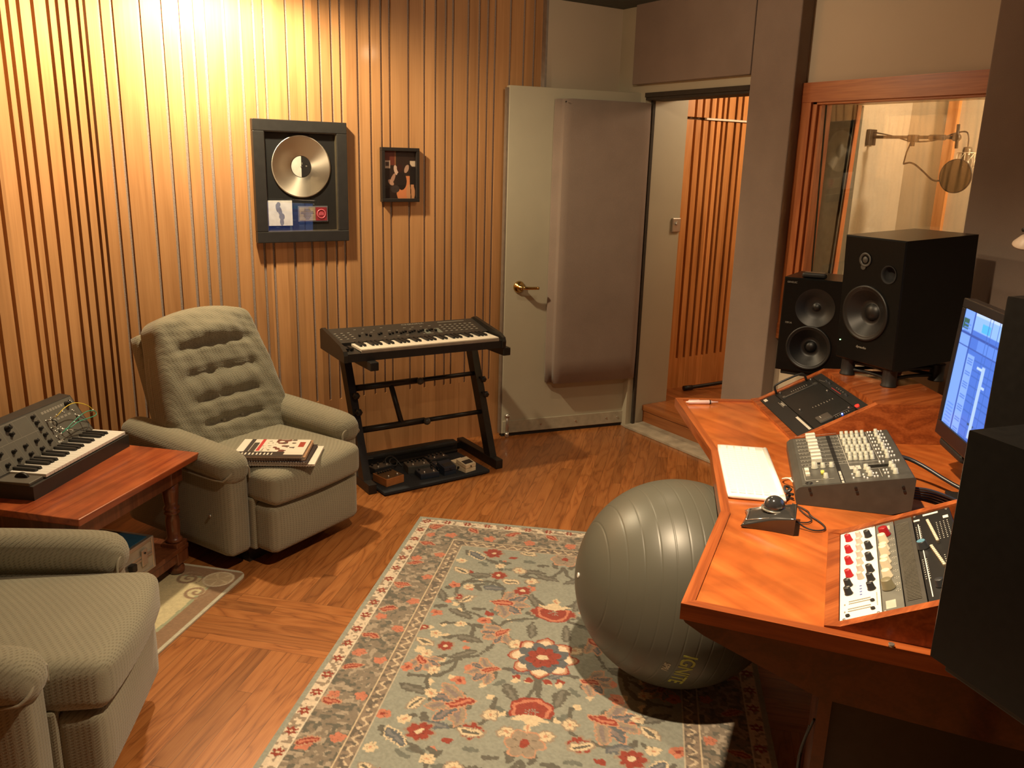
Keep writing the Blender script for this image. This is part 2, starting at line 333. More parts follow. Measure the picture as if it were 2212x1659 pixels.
# ================================================================== SETTING
def floor_mat():
    m, n, b = nt('oak_floor'); setb(b, None, .33, coat=.25); N = n.nodes.new; Lk = n.links.new
    tc = N('ShaderNodeTexCoord'); rot = N('ShaderNodeMapping'); rot.inputs['Rotation'].default_value = (0, 0, R(-45)); Lk(tc.outputs['Object'], rot.inputs['Vector'])
    sp = N('ShaderNodeSeparateXYZ'); Lk(rot.outputs[0], sp.inputs[0])      # X = along planks (x+y)/sqrt2, Y = across
    def M(op, a, b=None, c=None):
        k = N('ShaderNodeMath'); k.operation = op
        for i, q in enumerate((a, b, c)):
            if q is None: continue
            if isinstance(q, (int, float)): k.inputs[i].default_value = q
            else: Lk(q, k.inputs[i])
        return k.outputs[0]
    t, s = sp.outputs['X'], sp.outputs['Y']
    band = M('MULTIPLY', M('GREATER_THAN', t, 2.322), M('LESS_THAN', t, 2.648))
    mix = lambda A, B: M('ADD', M('MULTIPLY', A, M('SUBTRACT', 1, band)), M('MULTIPLY', B, band))
    across = mix(s, M('ADD', t, 3.3)); along = mix(t, s); W = .0572
    ci = M('DIVIDE', across, W); cell = M('FLOOR', ci); fr = M('FRACT', ci)
    wn = N('ShaderNodeTexWhiteNoise'); wn.noise_dimensions = '1D'; Lk(cell, wn.inputs['W'])
    al = M('ADD', along, M('MULTIPLY', wn.outputs['Value'], 7)); seg = M('FLOOR', M('DIVIDE', al, 1.15)); fr2 = M('FRACT', M('DIVIDE', al, 1.15))
    cv = N('ShaderNodeCombineXYZ'); Lk(cell, cv.inputs[0]); Lk(seg, cv.inputs[1]); Lk(band, cv.inputs[2])
    w3 = N('ShaderNodeTexWhiteNoise'); Lk(cv.outputs[0], w3.inputs['Vector'])
    pv = N('ShaderNodeCombineXYZ'); Lk(M('MULTIPLY', along, 1.6), pv.inputs[0]); Lk(M('MULTIPLY', across, 10), pv.inputs[1]); Lk(M('MULTIPLY', w3.outputs['Value'], 40), pv.inputs[2])
    no = N('ShaderNodeTexNoise'); no.inputs['Scale'].default_value = 1.3; no.inputs['Detail'].default_value = 2.5; no.inputs['Distortion'].default_value = .5; Lk(pv.outputs[0], no.inputs['Vector'])
    ringv = M('PINGPONG', M('MULTIPLY', no.outputs['Fac'], 13), 1)
    pf = N('ShaderNodeCombineXYZ'); Lk(M('MULTIPLY', along, 5), pf.inputs[0]); Lk(M('MULTIPLY', across, 260), pf.inputs[1]); Lk(w3.outputs['Value'], pf.inputs[2])
    fi = N('ShaderNodeTexNoise'); fi.inputs['Scale'].default_value = 1; Lk(pf.outputs[0], fi.inputs['Vector'])
    g = M('ADD', M('MULTIPLY', M('POWER', ringv, .6), .44), M('MULTIPLY', fi.outputs['Fac'], .54))
    r = N('ShaderNodeValToRGB'); e = r.color_ramp.elements; e[0].position = .2; e[0].color = (.20, .066, .018, 1); e[1].position = .8; e[1].color = (.40, .155, .045, 1)
    k = e.new(.5); k.color = (.33, .115, .030, 1); Lk(g, r.inputs['Fac'])
    mr = N('ShaderNodeMapRange'); mr.inputs['To Min'].default_value = .74; mr.inputs['To Max'].default_value = 1.12; Lk(w3.outputs['Value'], mr.inputs[0])
    e1 = M('MINIMUM', M('MINIMUM', fr, M('SUBTRACT', 1, fr)), M('MULTIPLY', M('MINIMUM', fr2, M('SUBTRACT', 1, fr2)), 20))
    e2 = M('MULTIPLY', M('MINIMUM', M('ABSOLUTE', M('SUBTRACT', t, 2.322)), M('ABSOLUTE', M('SUBTRACT', t, 2.648))), 18)
    gap = N('ShaderNodeMapRange'); gap.inputs['From Max'].default_value = .028; gap.inputs['To Min'].default_value = .45; Lk(M('MINIMUM', e1, e2), gap.inputs[0])
    hs = N('ShaderNodeHueSaturation'); Lk(M('MULTIPLY', mr.outputs[0], gap.outputs[0]), hs.inputs['Value']); Lk(r.outputs['Color'], hs.inputs['Color']); Lk(hs.outputs['Color'], b.inputs['Base Color'])
    bp = N('ShaderNodeBump'); bp.inputs['Strength'].default_value = .18; bp.inputs['Distance'].default_value = .001; Lk(M('ADD', gap.outputs[0], M('MULTIPLY', g, .25)), bp.inputs['Height']); Lk(bp.outputs[0], b.inputs['Normal'])
    return m
flm = floor_mat()
b = BM(); box(b, -1.6, 3.62, -1.6, 4.35, -.1, 0); struct('floor', b, flm)
b = BM(); box(b, -1.6, 5.6, -1.6, 4.4, CEIL, CEIL+.1); struct('ceiling', b, ceilm)
# back wall: felt backing and oak slats of five repeating widths
SL = [.587, .635, .745, .834, .908, .968, 1.019, 1.108, 1.183, 1.246, 1.294, 1.402, 1.494, 1.568, 1.627, 1.675, 1.765, 1.834, 1.895, 1.943, 2.05, 2.143, 2.21, 2.271, 2.315, 2.409, 2.478, 2.533, 2.58, 2.679, 2.771, 2.84, 2.90]
def slats(bm, xs, y0, y1, zlo, zhi, wd, start, end):
    """boards between slots centred on xs; solid board below zlo"""
    ed = [start]+[x for x in xs if start < x < end]+[end]
    for i, (a, c) in enumerate(zip(ed, ed[1:])):
        box(bm, a+(wd/2 if i else 0), c-(wd/2 if i < len(ed)-2 else 0), y0, y1, zlo, zhi)
    for k in range(int((end-start)/.6)+1):
        x0 = start+k*.6; x1 = min(end, x0+.598)
        if x1 > x0: box(bm, x0, x1, y0, y1, .0, zlo)
b = BM(); box(b, .45, 3.6, 4.2405, 4.35, 0, CEIL); wb = struct('wall_back', b, felt)
b = BM(); slats(b, SL, 4.2325, 4.2405, .36, CEIL, .014, .573, 2.905); struct('slats', b, oak, wb)
# angled wall left of the corner
aw = thing('wall_left', '', ''); del aw['label']; del aw['category']; aw['kind'] = 'structure'; aw.location = (.573, 4.231, 0); aw.rotation_euler = (0, 0, R(50))
XL = [-.082, -.127, -.198, -.263, -.321, -.412, -.493, -.551, -.60, -.71, -.80, -.875, -.94, -.99, -1.1, -1.19, -1.27, -1.33, -1.38, -1.49, -1.58, -1.65, -1.72, -1.77, -1.88, -1.97]
b = BM(); box(b, -2.2, .02, .02, .12, 0, CEIL); struct('felt_backing', b, felt2, aw)
b = BM(); slats(b, sorted(XL), 0, .02, .36, CEIL, .021, -2.2, 0); struct('slats', b, oak, aw)
b = BM(); box(b, -.96, -.84, -1.6, 2.56, 0, CEIL); struct('wall_side', b, oak)
b = BM(); box(b, -1.0, 3.6, -1.6, -1.5, 0, CEIL); struct('wall_front', b, fabric)
# painted return wall right of the slats
b = BM(); box(b, 2.905, 3.455, 4.205, 4.3, 0, CEIL); struct('wall_return', b, cream)
b = BM(); box(b, 2.893, 2.907, 4.195, 4.24, 0, CEIL); struct('trim_1', b, plain('edge_grey', (.30, .25, .21), .7))
# doorway wall (X = 3.455 .. 3.80), opening y 3.155..3.95, z 0..2.058
b = BM()
box(b, 3.455, 3.80, 3.952, 4.32, 0, CEIL); box(b, 3.455, 3.80, 3.12, 3.952, 2.058, CEIL); box(b, 3.455, 3.80, 2.90, 3.155, 0, CEIL)
struct('wall_right', b, cream2)
b = BM(); box(b, 3.447, 3.457, 3.155, 3.952, 2.035, 2.06); box(b, 3.50, 3.52, 3.935, 3.952, 0, 2.06); box(b, 3.455, 3.60, 3.155, 3.952, 2.02, 2.06); struct('trim_2', b, plain('gasket_dark', (.04, .03, .02), .8))
b = BM(); box(b, 3.412, 3.455, 3.128, 4.035, 2.108, CEIL, bev=.004); struct('trim_3', b, fabric)          # cloth panel over the door
b = BM(); box(b, 3.412, 3.50, 2.843, 3.122, 0, CEIL, bev=.006); struct('trim_4', b, fabric)              # cloth covered column
# threshold, step up, hall floor
b = BM(); box(b, 3.44, 3.605, 3.10, 3.952, 0, .018, bev=.003); struct('trim_5', b, plain('sill_paint', (.40, .34, .25), .6, noise=.25, scale=12))
hallw = wood('step_wood', (.15, .045, .015), (.24, .075, .024), (.32, .11, .035), 'y', 1, .35, .3)
b = BM(); box(b, 3.60, 5.6, 2.9, 4.32, 0, .09); box(b, 3.592, 5.6, 2.9, 4.32, .093, .13, bev=.003); struct('floor_hall', b, wood('hall_floor_wood', (.24, .075, .02), (.34, .11, .03), (.42, .15, .045), 'y', 1, .35, .3, cell=.06))
# hall slat wall
HX = [3.86, 3.93, 4.0, 4.083, 4.15, 4.215, 4.275, 4.33, 4.375, 4.455, 4.515, 4.60, 4.70, 4.80]
b = BM(); box(b, 3.79, 5.6, 4.20, 4.32, .13, CEIL); wh = struct('wall_hall', b, felt2)
oakh = wood('hall_oak', (.44, .17, .045), (.62, .26, .075), (.72, .33, .11), 'z', .9, .42, .25, cell=.085, bump=.12, ring=.7)
b = BM()
for z0, z1 in ((.345, 1.945), (1.962, CEIL)):
    ed = [3.80]+HX+[5.4]
    for a, c in zip(ed, ed[1:]): box(b, a+.011, c-.011, 4.172, 4.20, z0, z1)
box(b, 3.80, 5.4, 4.172, 4.20, .13, .345); struct('slats', b, oakh, wh)
b = BM(); box(b, 4.17, 4.75, 4.155, 4.175, 1.948, 1.96); struct('batten', b, plain('white_batten', (.8, .72, .6), .6), wh)
b = BM(); box(b, 5.4, 5.5, 2.8, 4.3, .13, CEIL); struct('wall_hall_end', b, oakh)
b = BM(); box(b, 3.80, 5.6, 2.84, 2.90, 0, CEIL); struct('wall_partition', b, cream)
# window wall X=3.50..3.80, opening y 1.98..2.775 , z .87..1.965
b = BM()
box(b, 3.50, 3.84, 2.775, 2.90, 0, CEIL); box(b, 3.50, 3.84, -1.6, 1.92, 0, CEIL); box(b, 3.50, 3.84, 1.92, 2.775, 0, .87); box(b, 3.50, 3.84, 1.92, 2.775, 1.968, CEIL)
struct('wall_window', b, cream)
win = thing('window_1', '', ''); del win['label']; del win['category']; win['kind'] = 'structure'
b = BM()
box(b, 3.478, 3.505, 2.785, 2.8425, .801, 2.049); box(b, 3.478, 3.505, 1.83, 1.925, .80, 2.05, bev=.004)
box(b, 3.49, 3.54, 2.758, 2.786, .86, 1.975, bev=.003); box(b, 3.505, 3.58, 2.742, 2.76, .87, 1.965); box(b, 3.49, 3.54, 1.915, 1.94, .86, 1.975)
obj('window_jamb', b, trimw, win)
b = BM(); box(b, 3.475, 3.505, 1.83, 2.8425, 1.962, 2.052); box(b, 3.475, 3.505, 1.83, 2.8425, .80, .88); box(b, 3.49, 3.54, 1.92, 2.785, 1.95, 1.978, bev=.003); box(b, 3.49, 3.56, 1.92, 2.785, .868, .89)
obj('window_head', b, trimh, win)
b = BM(); box(b, 3.58, 3.84, 2.752, 2.775, .87, 1.965); box(b, 3.58, 3.84, 1.92, 1.93, .87, 1.965); obj('reveal_cloth', b, plain('reveal_cloth_grey', (.16, .14, .10), .9), win)
b = BM()
for x0, x1 in ((3.535, 3.585), ): prism(b, [(x0-.006, 1.965), (x0+.006, 1.965), (x1+.006, .88), (x1-.006, .88)], 0, .016, T(0, 2.757, 0, rx=PI/2))
prism(b, [(3.755, 1.965), (3.775, 1.965), (3.725, .88), (3.705, .88)], 0, .016, T(0, 2.768, 0, rx=PI/2)); obj('gasket', b, plain('gasket_dark', (0, 0, 0)), win)
b = BM(); prism(b, [(3.78, 1.965), (3.81, 1.965), (3.77, .88), (3.735, .88)], 0, .03, T(0, 2.772, 0, rx=PI/2)); obj('inner_stop', b, trimw, win)
gl = glass('window_glass', (.93, .92, .90))
for nm, x0, x1 in (('glass_pane', 3.535, 3.585), ('glass_pane', 3.765, 3.715)):
    b = BM(); v = [b.verts.new(p) for p in ((x0, 2.757, 1.965), (x0, 1.93, 1.965), (x1, 1.93, .88), (x1, 2.757, .88))]; f = b.faces.new(v)
    r = bmesh.ops.extrude_face_region(b, geom=[f]); bmesh.ops.translate(b, vec=(.006, 0, 0), verts=[q for q in r['geom'] if isinstance(q, bmesh.types.BMVert)]); obj(nm, b, gl, win)
# cloth panel right of the window
b = BM(); box(b, 3.40, 3.50, .35, 1.905, 0, CEIL, bev=.006); struct('trim_6', b, fabric)
# recording booth behind the window
boothw = weave('booth_cloth', (.58, .52, .42), 200, bump=.2)
b = BM(); box(b, 4.36, 4.44, .4, 2.84, 0, CEIL); struct('wall_booth', b, boothw)
b = BM(); box(b, 3.84, 4.36, 2.828, 2.842, 0, CEIL); struct('wall_booth_left', b, boothw)
b = BM(); box(b, 3.84, 4.44, .3, .4, 0, CEIL); struct('wall_booth_side', b, boothw)
b = BM(); box(b, 3.84, 4.44, .3, 2.84, -.1, 0); struct('floor_booth', b, flm)
b = BM(); box(b, 4.335, 4.36, 2.555, 2.61, 0, CEIL); struct('trim_7', b, oakh)

# ================================================================== DOOR
A0 = Vector((2.637, 4.163, 0)); A1 = Vector((3.489, 3.988, 0)); dv = (A1-A0); DW = dv.length; da = math.atan2(dv.y, dv.x)
door = thing('door_1', '', ''); del door['label']; del door['category']; door['kind'] = 'structure'; door.location = A0; door.rotation_euler = (0, 0, da)
b = BM(); box(b, 0, DW, .0, .044, .018, 2.062, bev=.003); obj('door_slab', b, cream2, door)
b = BM(); puffy(b, .305, DW+.004, -.075, .0, .33, 2.005, r=.014, n=8, fn=lambda p: Vector((p.x+(.0 if p.x > .4 else (-.035 if p.y > -.03 else 0)), p.y, p.z))); obj('acoustic_pad', b, fabric, door)
b = BM(); box(b, .004, DW-.03, -.008, 0, .022, .10, bev=.002); kp = obj('kick_plate', b, plain('kick_paint', (.43, .39, .29), .5), door)
for x in (.04, .26, .50, .72, .80):
    b = BM(); cyl(b, .006, 0, .004, 12, T(x, -.008, .062, rx=PI/2)); obj('screw', b, silver, kp)
b = BM(); box(b, 0, DW, .002, .04, .0, .018); obj('door_sweep', b, plain('rubber', (.02, .018, .016), .8), door)
b = BM(); box(b, -.012, -.001, .004, .040, .02, 2.05); obj('edge_seal', b, plain('edge_seal_paint', (.20, .15, .11), .7), door)
b = BM(); lathe(b, [(.034, 0), (.036, .006), (.030, .014), (.016, .020), (.013, .055), (.0, .056)], 32, T(.088, 0, .93, rx=PI/2)); tube(b, [(.088, -.046, .93), (.10, -.056, .93), (.13, -.058, .928), (.195, -.055, .926)], [.012, .011, .009, .009], 12, smooth=1); obj('lever_handle', b, brass, door, )
b = BM(); cyl(b, .010, 0, .13, 12, T(.028, -.02, .02), r1=.009); cyl(b, .016, .11, .125, 12, T(.028, -.02, .02)); cyl(b, .013, 0, .03, 12, T(.028, -.02, .0)); obj('foot_bolt', b, silver, door)
b = BM(); cyl(b, .004, 0, .006, 8, T(.312, -.078, 1.985, rx=PI/2)); obj('nail_head', b, blackm, door)
b = BM(); box(b, 3.73, 3.80, 3.938, 3.952, 1.245, 1.335, bev=.006); cyl(b, .012, 0, .012, 12, T(3.765, 3.94, 1.30, rx=PI/2)); p = obj('strike_plate', b, silver); tag(p, 'silver metal plate on the white jamb inside the doorway', 'plate')
# ================================================================== FRAMES ON THE WALL
fr = thing('record_award', 'black framed silver record award with cover and plaque on slat wall', 'framed award', (1.203, 4.228, 1.226))
W_, H_ = .478, .592; FT = .055
b = BM()
for a in ((0, W_, 0, FT), (0, W_, H_-FT, H_), (0, FT, FT, H_-FT), (W_-FT, W_, FT, H_-FT)): box(b, a[0], a[1], -.038, 0, a[2], a[3], bev=.003)
obj('frame', b, plain('frame_black', (.030, .028, .026), .38, noise=.1), fr)
b = BM(); box(b, FT, W_-FT, -.012, -.004, FT, H_-FT); obj('mat_board', b, plain('mat_black', (.008, .008, .008), .8), fr)
b = BM()
for a in ((FT, W_-FT, FT, FT+.003), (FT, W_-FT, H_-FT-.003, H_-FT), (FT, FT+.003, FT, H_-FT), (W_-FT-.003, W_-FT, FT, H_-FT)): box(b, a[0], a[1], -.030, -.012, a[2], a[3])
obj('fillet', b, plain('gold_fillet', (.5, .42, .28), .3, .8), fr)
def disc_mat():
    m, n, b = nt('silver_disc'); setb(b, (.80, .72, .60), .36, 1)
    b.inputs['Anisotropic'].default_value = .8; t = n.nodes.new('ShaderNodeTangent'); t.direction_type = 'RADIAL'; t.axis = 'Z'; n.links.new(t.outputs[0], b.inputs['Tangent'])
    return m
cx, cz = .241, .372
b = BM(); lathe(b, [(.052, .0), (.055, .0035), (.143, .0035), (.1455, .006), (.1515, .006), (.152, .0)], 96); d_ = obj('record', b, disc_mat(), fr, loc=(cx, -.013, cz), rot=(PI/2, 0, 0))
b = BM(); box(b, -.052, .052, -.052, .052, 0, .003); bmesh.ops.delete(b, geom=b.verts[:], context='VERTS')
va = [b.verts.new((.051*math.cos(a), .051*math.sin(a), .0035)) for a in np.linspace(PI/2, 1.5*PI, 25)]; b.faces.new(va); obj('label_light_half', b, plain('label_white', (.85, .80, .70), .5), d_)
b = BM(); va = [b.verts.new((.051*math.cos(a), .051*math.sin(a), .0035)) for a in np.linspace(-PI/2, PI/2, 25)]; b.faces.new(va); obj('label_dark_half', b, plain('label_black', (.02, .018, .016), .5), d_)
b = BM(); box(b, .022, .03, .0, .006, .0036, .004); box(b, .003, .006, .01, .02, .0036, .004); obj('label_print', b, dim_ink, d_)
b = BM(); cyl(b, .004, .0035, .006, 12); obj('spindle', b, silver, d_)
# cover art replaced by a plain figure-like silhouette on a pale card
b = BM(); box(b, .062, .186, -.018, -.012, .082, .206, bev=.001); cv = obj('album_cover', b, plain('card_white', (.82, .80, .78), .6), fr)
b = BM()
def ell(bm, x, z, rx, rz, y, tilt=0, n=20): bm.faces.new([bm.verts.new((x+rx*math.cos(t)*math.cos(tilt)-rz*math.sin(t)*math.sin(tilt), y, z+rx*math.cos(t)*math.sin(tilt)+rz*math.sin(t)*math.cos(tilt))) for t in np.linspace(0, 2*PI, n, endpoint=False)])
ell(b, .116, .187, .010, .012, -.0186); ell(b, .108, .170, .006, .020, -.0187, .15); ell(b, .122, .155, .010, .024, -.0188, .25); ell(b, .131, .128, .014, .016, -.0189); ell(b, .130, .102, .010, .018, -.0190)
obj('print', b, plain('grey_print', (.22, .22, .26), .6), cv)
b = BM(); box(b, .216, .372, -.018, -.012, .100, .178, bev=.001); pq = obj('plaque', b, plain('plaque_edge', (.35, .34, .36), .35, .6), fr)
b = BM(); box(b, .222, .305, -.020, -.018, .106, .172); obj('plaque_plate', b, plain('plaque_gold', (.62, .52, .32), .35, .5), pq)
b = BM(); box(b, .307, .366, -.020, -.018, .106, .172); sq = obj('seal', b, plain('seal_red', (.45, .05, .06), .3, .3), pq)
b = BM(); lathe(b, [(.019, 0), (.019, .002), (.024, .002), (.024, 0)], 40, T(.3365, -.020, .139, rx=PI/2), cap=False)
for x, h in ((.325, .014), (.332, .018), (.3395, .018), (.3465, .014)): box(b, x-.002, x+.002, -.0215, -.020, .132, .132+h)
obj('seal_emblem', b, plain('seal_pink', (.95, .22, .28), .3, .2), sq)
b = BM()
for i, (l, s) in enumerate(((.03, .025), (.035, .023), (.065, .008), (.07, .006), (.04, .02), (.04, .02), (.03, .025), (.02, .03))): box(b, .222+s, .222+s+l, -.0206, -.020, .162-i*.007, .1645-i*.007)
obj('engraving', b, plain('engraving', (.10, .08, .06), .6), pq)
b = BM(); box(b, FT-.002, W_-FT+.002, -.0325, -.031, FT-.002, H_-FT+.002); obj('glass', b, glass('frame_glass'), fr)

ph = thing('photo_frame', 'small black framed photo of people playing music in a dark room', 'framed photo', (1.876, 4.228, 1.424))
b = BM()
for a in ((0, .220, 0, .018), (0, .220, .264, .282), (0, .018, .018, .264), (.202, .220, .018, .264)): box(b, a[0], a[1], -.030, 0, a[2], a[3], bev=.002)
obj('frame', b, plain('photo_frame_black', (.018, .014, .012), .45), ph)
def photo(U, V):
    c = np.zeros(U.shape+(3,)); c[:] = (.035, .016, .010)
    def put(mask, col): c[mask] = col
    u, v = U/.184, V/.246
    put((u < .36) & (v > .70), (.17, .035, .02)); put((u > .34) & (u < .38) & (v > .62), (.30, .11, .04))
    put((u < .20) & (v > .64) & (v < .80), (.75, .55, .42)); put((u > .05) & (u < .16) & (v > .68) & (v < .77), (.10, .06, .05))
    put((u > .83) & (v > .68) & (v < .80) & (v > 1.45-u*.86), (.8, .62, .45))
    e = lambda x, y, rx, ry, t=0: (((u-x)*math.cos(t)+(v-y)*math.sin(t))/rx)**2+((-(u-x)*math.sin(t)+(v-y)*math.cos(t))/ry)**2 < 1
    put(e(.62, .12, .22, .20) | ((u > .45) & (v < .48) & (u < .95) & (v < .95-u*.75+.15)), (.85, .30, .12))
    put(e(.85, .12, .14, .2), (.75, .36, .17)); put(e(.38, .60, .06, .11, .4), (.80, .55, .42)); put(e(.72, .63, .10, .06, .9), (.60, .36, .25))
    put(e(.28, .42, .05, .13, -.6), (.55, .30, .20)); put(e(.22, .34, .10, .05, -.5), (.60, .33, .22)); put(e(.55, .38, .17, .20, .2), (.02, .010, .008)); put(e(.50, .64, .09, .09), (.05, .012, .008))
    put(e(.35, .20, .14, .08), (.06, .04, .035)); put((u > .82) & (v > .3) & (v < .66), (.012, .008, .007)); put((abs(u-.86+v*.06) < .012) & (v < .38), (.01, .008, .008))
    return c
b = BM(); box(b, .018, .202, -.010, -.004, .018, .264); obj('backing', b, blackm, ph)
grid_design('photograph', .184, .246, .0016, photo, attr_mat('photo_print', .5), ph, (.018, -.012, .018), (PI/2, 0, 0))
b = BM(); box(b, .017, .203, -.022, -.021, .017, .265); obj('glass', b, glass('frame_glass2'), ph)
for x, z in ((1.41, .0), (1.97, .0)):
    pass
# ================================================================== RUGS
random.seed(3)
GRN = (.245, .255, .215); GRY = (.105, .100, .082); RED = (.25, .042, .026); SAL = (.46, .165, .10); CRM = (.56, .45, .30); PEA = (.44, .24, .15); BLU = (.10, .11, .12); TAUP = (.27, .215, .16)
def noise2(U, V, s, seed):
    rs = np.random.RandomState(seed); n = 256; g = rs.rand(n, n); x = U/s; y = V/s; xi = np.floor(x).astype(int); yi = np.floor(y).astype(int); fx = x-xi; fy = y-yi; fx = fx*fx*(3-2*fx); fy = fy*fy*(3-2*fy)
    G = lambda a, b: g[a % n, b % n]
    return (G(xi, yi)*(1-fx)+G(xi+1, yi)*fx)*(1-fy)+(G(xi, yi+1)*(1-fx)+G(xi+1, yi+1)*fx)*fy
RW, RL = 1.445, 2.42
def rug(U, V):
    c = np.zeros(U.shape+(3,)); c[:] = GRN
    wob = noise2(U, V, .02, 1)*.012-.006; wob2 = noise2(U, V, .02, 2)*.012-.006
    u, v = U+wob, V+wob2
    def put(m, col): c[m] = col
    def pol(x, y, t=0): dx, dy = u-x, v-y; return np.hypot(dx, dy), np.arctan2(dy, dx)-t
    def flower(x, y, r, n, col, core=None, out=None, t=0):
        r = r*1.18
        d, a = pol(x, y, t); e = r*(.74+.26*np.abs(np.cos(a*n/2)))
        if out: put(d < e+.007, out)
        put(d < e, col); put((d < e*.9) & (np.abs(np.sin(a*n/2)) > .985) & (d > r*.3), tuple(q*.55 for q in col))
        if core: put(d < r*.28, core)
    def leaf(x, y, l, w_, t, col, out=None, rib=None):
        dx, dy = u-x, v-y; p = dx*math.cos(t)+dy*math.sin(t); q = -dx*math.sin(t)+dy*math.cos(t)+.25*w_*np.sin(p/l*2.2)
        k = 1-(p/l)**2; e = w_*np.clip(k, 0, 1)**.7*(1+.16*np.cos(p/l*20))
        if out: put((np.abs(q) < e+.006) & (np.abs(p) < l+.005), out)
        put((np.abs(q) < e), col)
        if rib: put((np.abs(q) < e*.35) & (np.abs(p) < l*.75), rib)
    def stem(x0, y0, x1, y1, bend, w_=.0085, col=GRY):
        for s in np.linspace(0, 1, 26):
            X = x0+(x1-x0)*s+bend*math.sin(PI*s)*(y1-y0); Y = y0+(y1-y0)*s-bend*math.sin(PI*s)*(x1-x0); put(np.hypot(u-X, v-Y) < w_, col)
    def palm(x, y, r, t):
        r = r*1.25
        for k in range(-2, 3): leaf(x+math.cos(t+k*.62)*r*.5, y+math.sin(t+k*.62)*r*.5, r*.52, r*.2, t+k*.62, BLU if k % 2 else TAUP, PEA, (.20, .16, .15))
        leaf(x, y, r*.42, r*.16, t, RED, PEA, SAL)
    P = 1.19
    for y0 in (.28, .28+P, .28+2*P):              # repeat of the field, mirrored left/right
        for sx in (1, -1):
            X = lambda x: .7225+sx*(x-.7225)
            T_ = lambda t: t if sx == 1 else PI-t
            st = [(.30, .05, .45, .33, .3), (.45, .20, .40, .52, -.3), (.40, .52, .50, .80, .35), (.33, .62, .46, .70, .4), (.50, .80, .40, 1.06, -.3), (.60, .36, .66, .52, .3), (.66, .52, .58, .70, -.4), (.60, .85, .70, 1.0, .4), (.44, .80, .30, .95, .3), (.55, .2, .72, .1, -.3), (.34, .30, .52, .42, .4), (.6, 1.02, .48, 1.18, .3)]
            for a_, b_, c_, d_, e_ in st: stem(X(a_), y0+b_, X(c_), y0+d_, e_*sx)
            for x, y, t in ((.448, .70, .3), (.448, .80, -.5), (.392, .23, .2), (.639, .39, 1.3), (.382, .54, .6), (.66, .60, 1.6), (.60, .16, .2), (.50, 1.05, 1.0), (.34, 1.02, .4), (.645, .98, 1.2), (.28, .42, 1.2), (.665, .20, .5)): leaf(X(x), y0+y, .055, .020, T_(t), GRY, None, (.16, .155, .13))
            for x, y, t, l in ((.343, .06, .9, .05), (.467, .323, .1, .042), (.447, 1.18, .3, .045), (.66, .86, .4, .035)): leaf(X(x), y0+y, l, .02, T_(t), BLU, CRM if l > .045 else None, (.17, .17, .17))
            for x, y, t in ((.308, .21, .8), (.382, .43, -.7), (.36, 1.09, -.9), (.526, .26, .3), (.558, .0, .3), (.30, .75, .6)): leaf(X(x), y0+y, .036, .017, T_(t), CRM, TAUP, GRY)
            for x, y, r, t in ((.519, .43, .082, .1), (.557, .635, .06, 2.4), (.559, .872, .06, 2.9), (.500, 1.06, .088, 2.8), (.32, .86, .05, 1)): palm(X(x), y0+y, r, T_(t))
            for x, y in ((.285, .91), (.31, .33), (.478, .57), (.467, .948), (.281, 1.16), (.29, .55), (.61, .30)): flower(X(x), y0+y, .022, 5, SAL, RED, None, .4)
            for x, y, r in ((.411, .025, .034), (.47, .217, .026), (.584, .324, .028), (.561, 1.185, .032), (.379, .76, .024), (.66, .47, .02), (.35, .42, .014), (.27, .66, .016)): flower(X(x), y0+y, r, 8, RED, CRM, TAUP)
            for x, y in ((.462, .136), (.545, .16), (.609, .24), (.368, .332), (.326, .693), (.325, .818), (.349, 1.17), (.662, 1.17), (.376, .91), (.399, .61), (.397, 1.03), (.62, .70), (.60, 1.10), (.29, .12)): flower(X(x), y0+y, .020, 7, CRM, PEA, TAUP if x > .5 else None, x*9)
        rs = np.random.RandomState(21)
        for q_ in range(90):
            x, y, t, kind = rs.uniform(.28, .70), rs.uniform(0, P), rs.uniform(0, PI), rs.randint(4)
            for sx in (1, -1):
                X_ = .7225+sx*(x-.7225); t_ = t if sx == 1 else PI-t
                g0 = (np.abs(u-X_) < .03) & (np.abs(v-y0-y) < .03)
                free = np.all(np.abs(c-np.array(GRN)) < .01, axis=-1)
                dx, dy = u-X_, v-y0-y; p_ = dx*math.cos(t_)+dy*math.sin(t_); q2 = -dx*math.sin(t_)+dy*math.cos(t_)
                el = (p_/(.027 if kind < 2 else .016))**2+(q2/(.012 if kind < 2 else .013))**2 < 1+.3*np.cos(p_*300)
                c[g0 & free & el] = (GRY, (.13, .14, .12), CRM, SAL)[kind] if kind != 3 or q_ % 2 else RED
        for y, s in ((.464, 1), (1.058, -1)):     # fan with a lily
            d, a = pol(.7225, y0+y); put((d < .07) & (s*(v-y0-y) > -.03) & (d > .02*np.cos(a*9)), RED); put((np.abs(d-.055) < .006) & (s*(v-y0-y) > -.03), SAL)
            leaf(.7225, y0+y-s*.045, .022, .03, PI/2, CRM); leaf(.695, y0+y-s*.035, .035, .010, .5*s, CRM); leaf(.75, y0+y-s*.035, .035, .010, -.5*s, CRM); leaf(.7225, y0+y-s*.08, .025, .012, PI/2, CRM, None, PEA)
        flower(.7225, y0+.763, .098, 8, PEA, None, RED); flower(.7225, y0+.763, .088, 8, (.62, .50, .36)); flower(.7225, y0+.763, .078, 8, BLU, None, None, PI/8); flower(.7225, y0+.763, .052, 8, RED, CRM, None, PI/8)
        flower(.7225, y0+.02, .05, 6, TAUP, RED, PEA)
    # borders
    e = np.minimum(np.minimum(U, RW-U), np.minimum(V, RL-V)); n1 = noise2(U, V, .011, 5); n2 = noise2(U, V, .02, 9)
    side = (np.minimum(U, RW-U) < np.minimum(V, RL-V)); run = np.where(side, V, U)
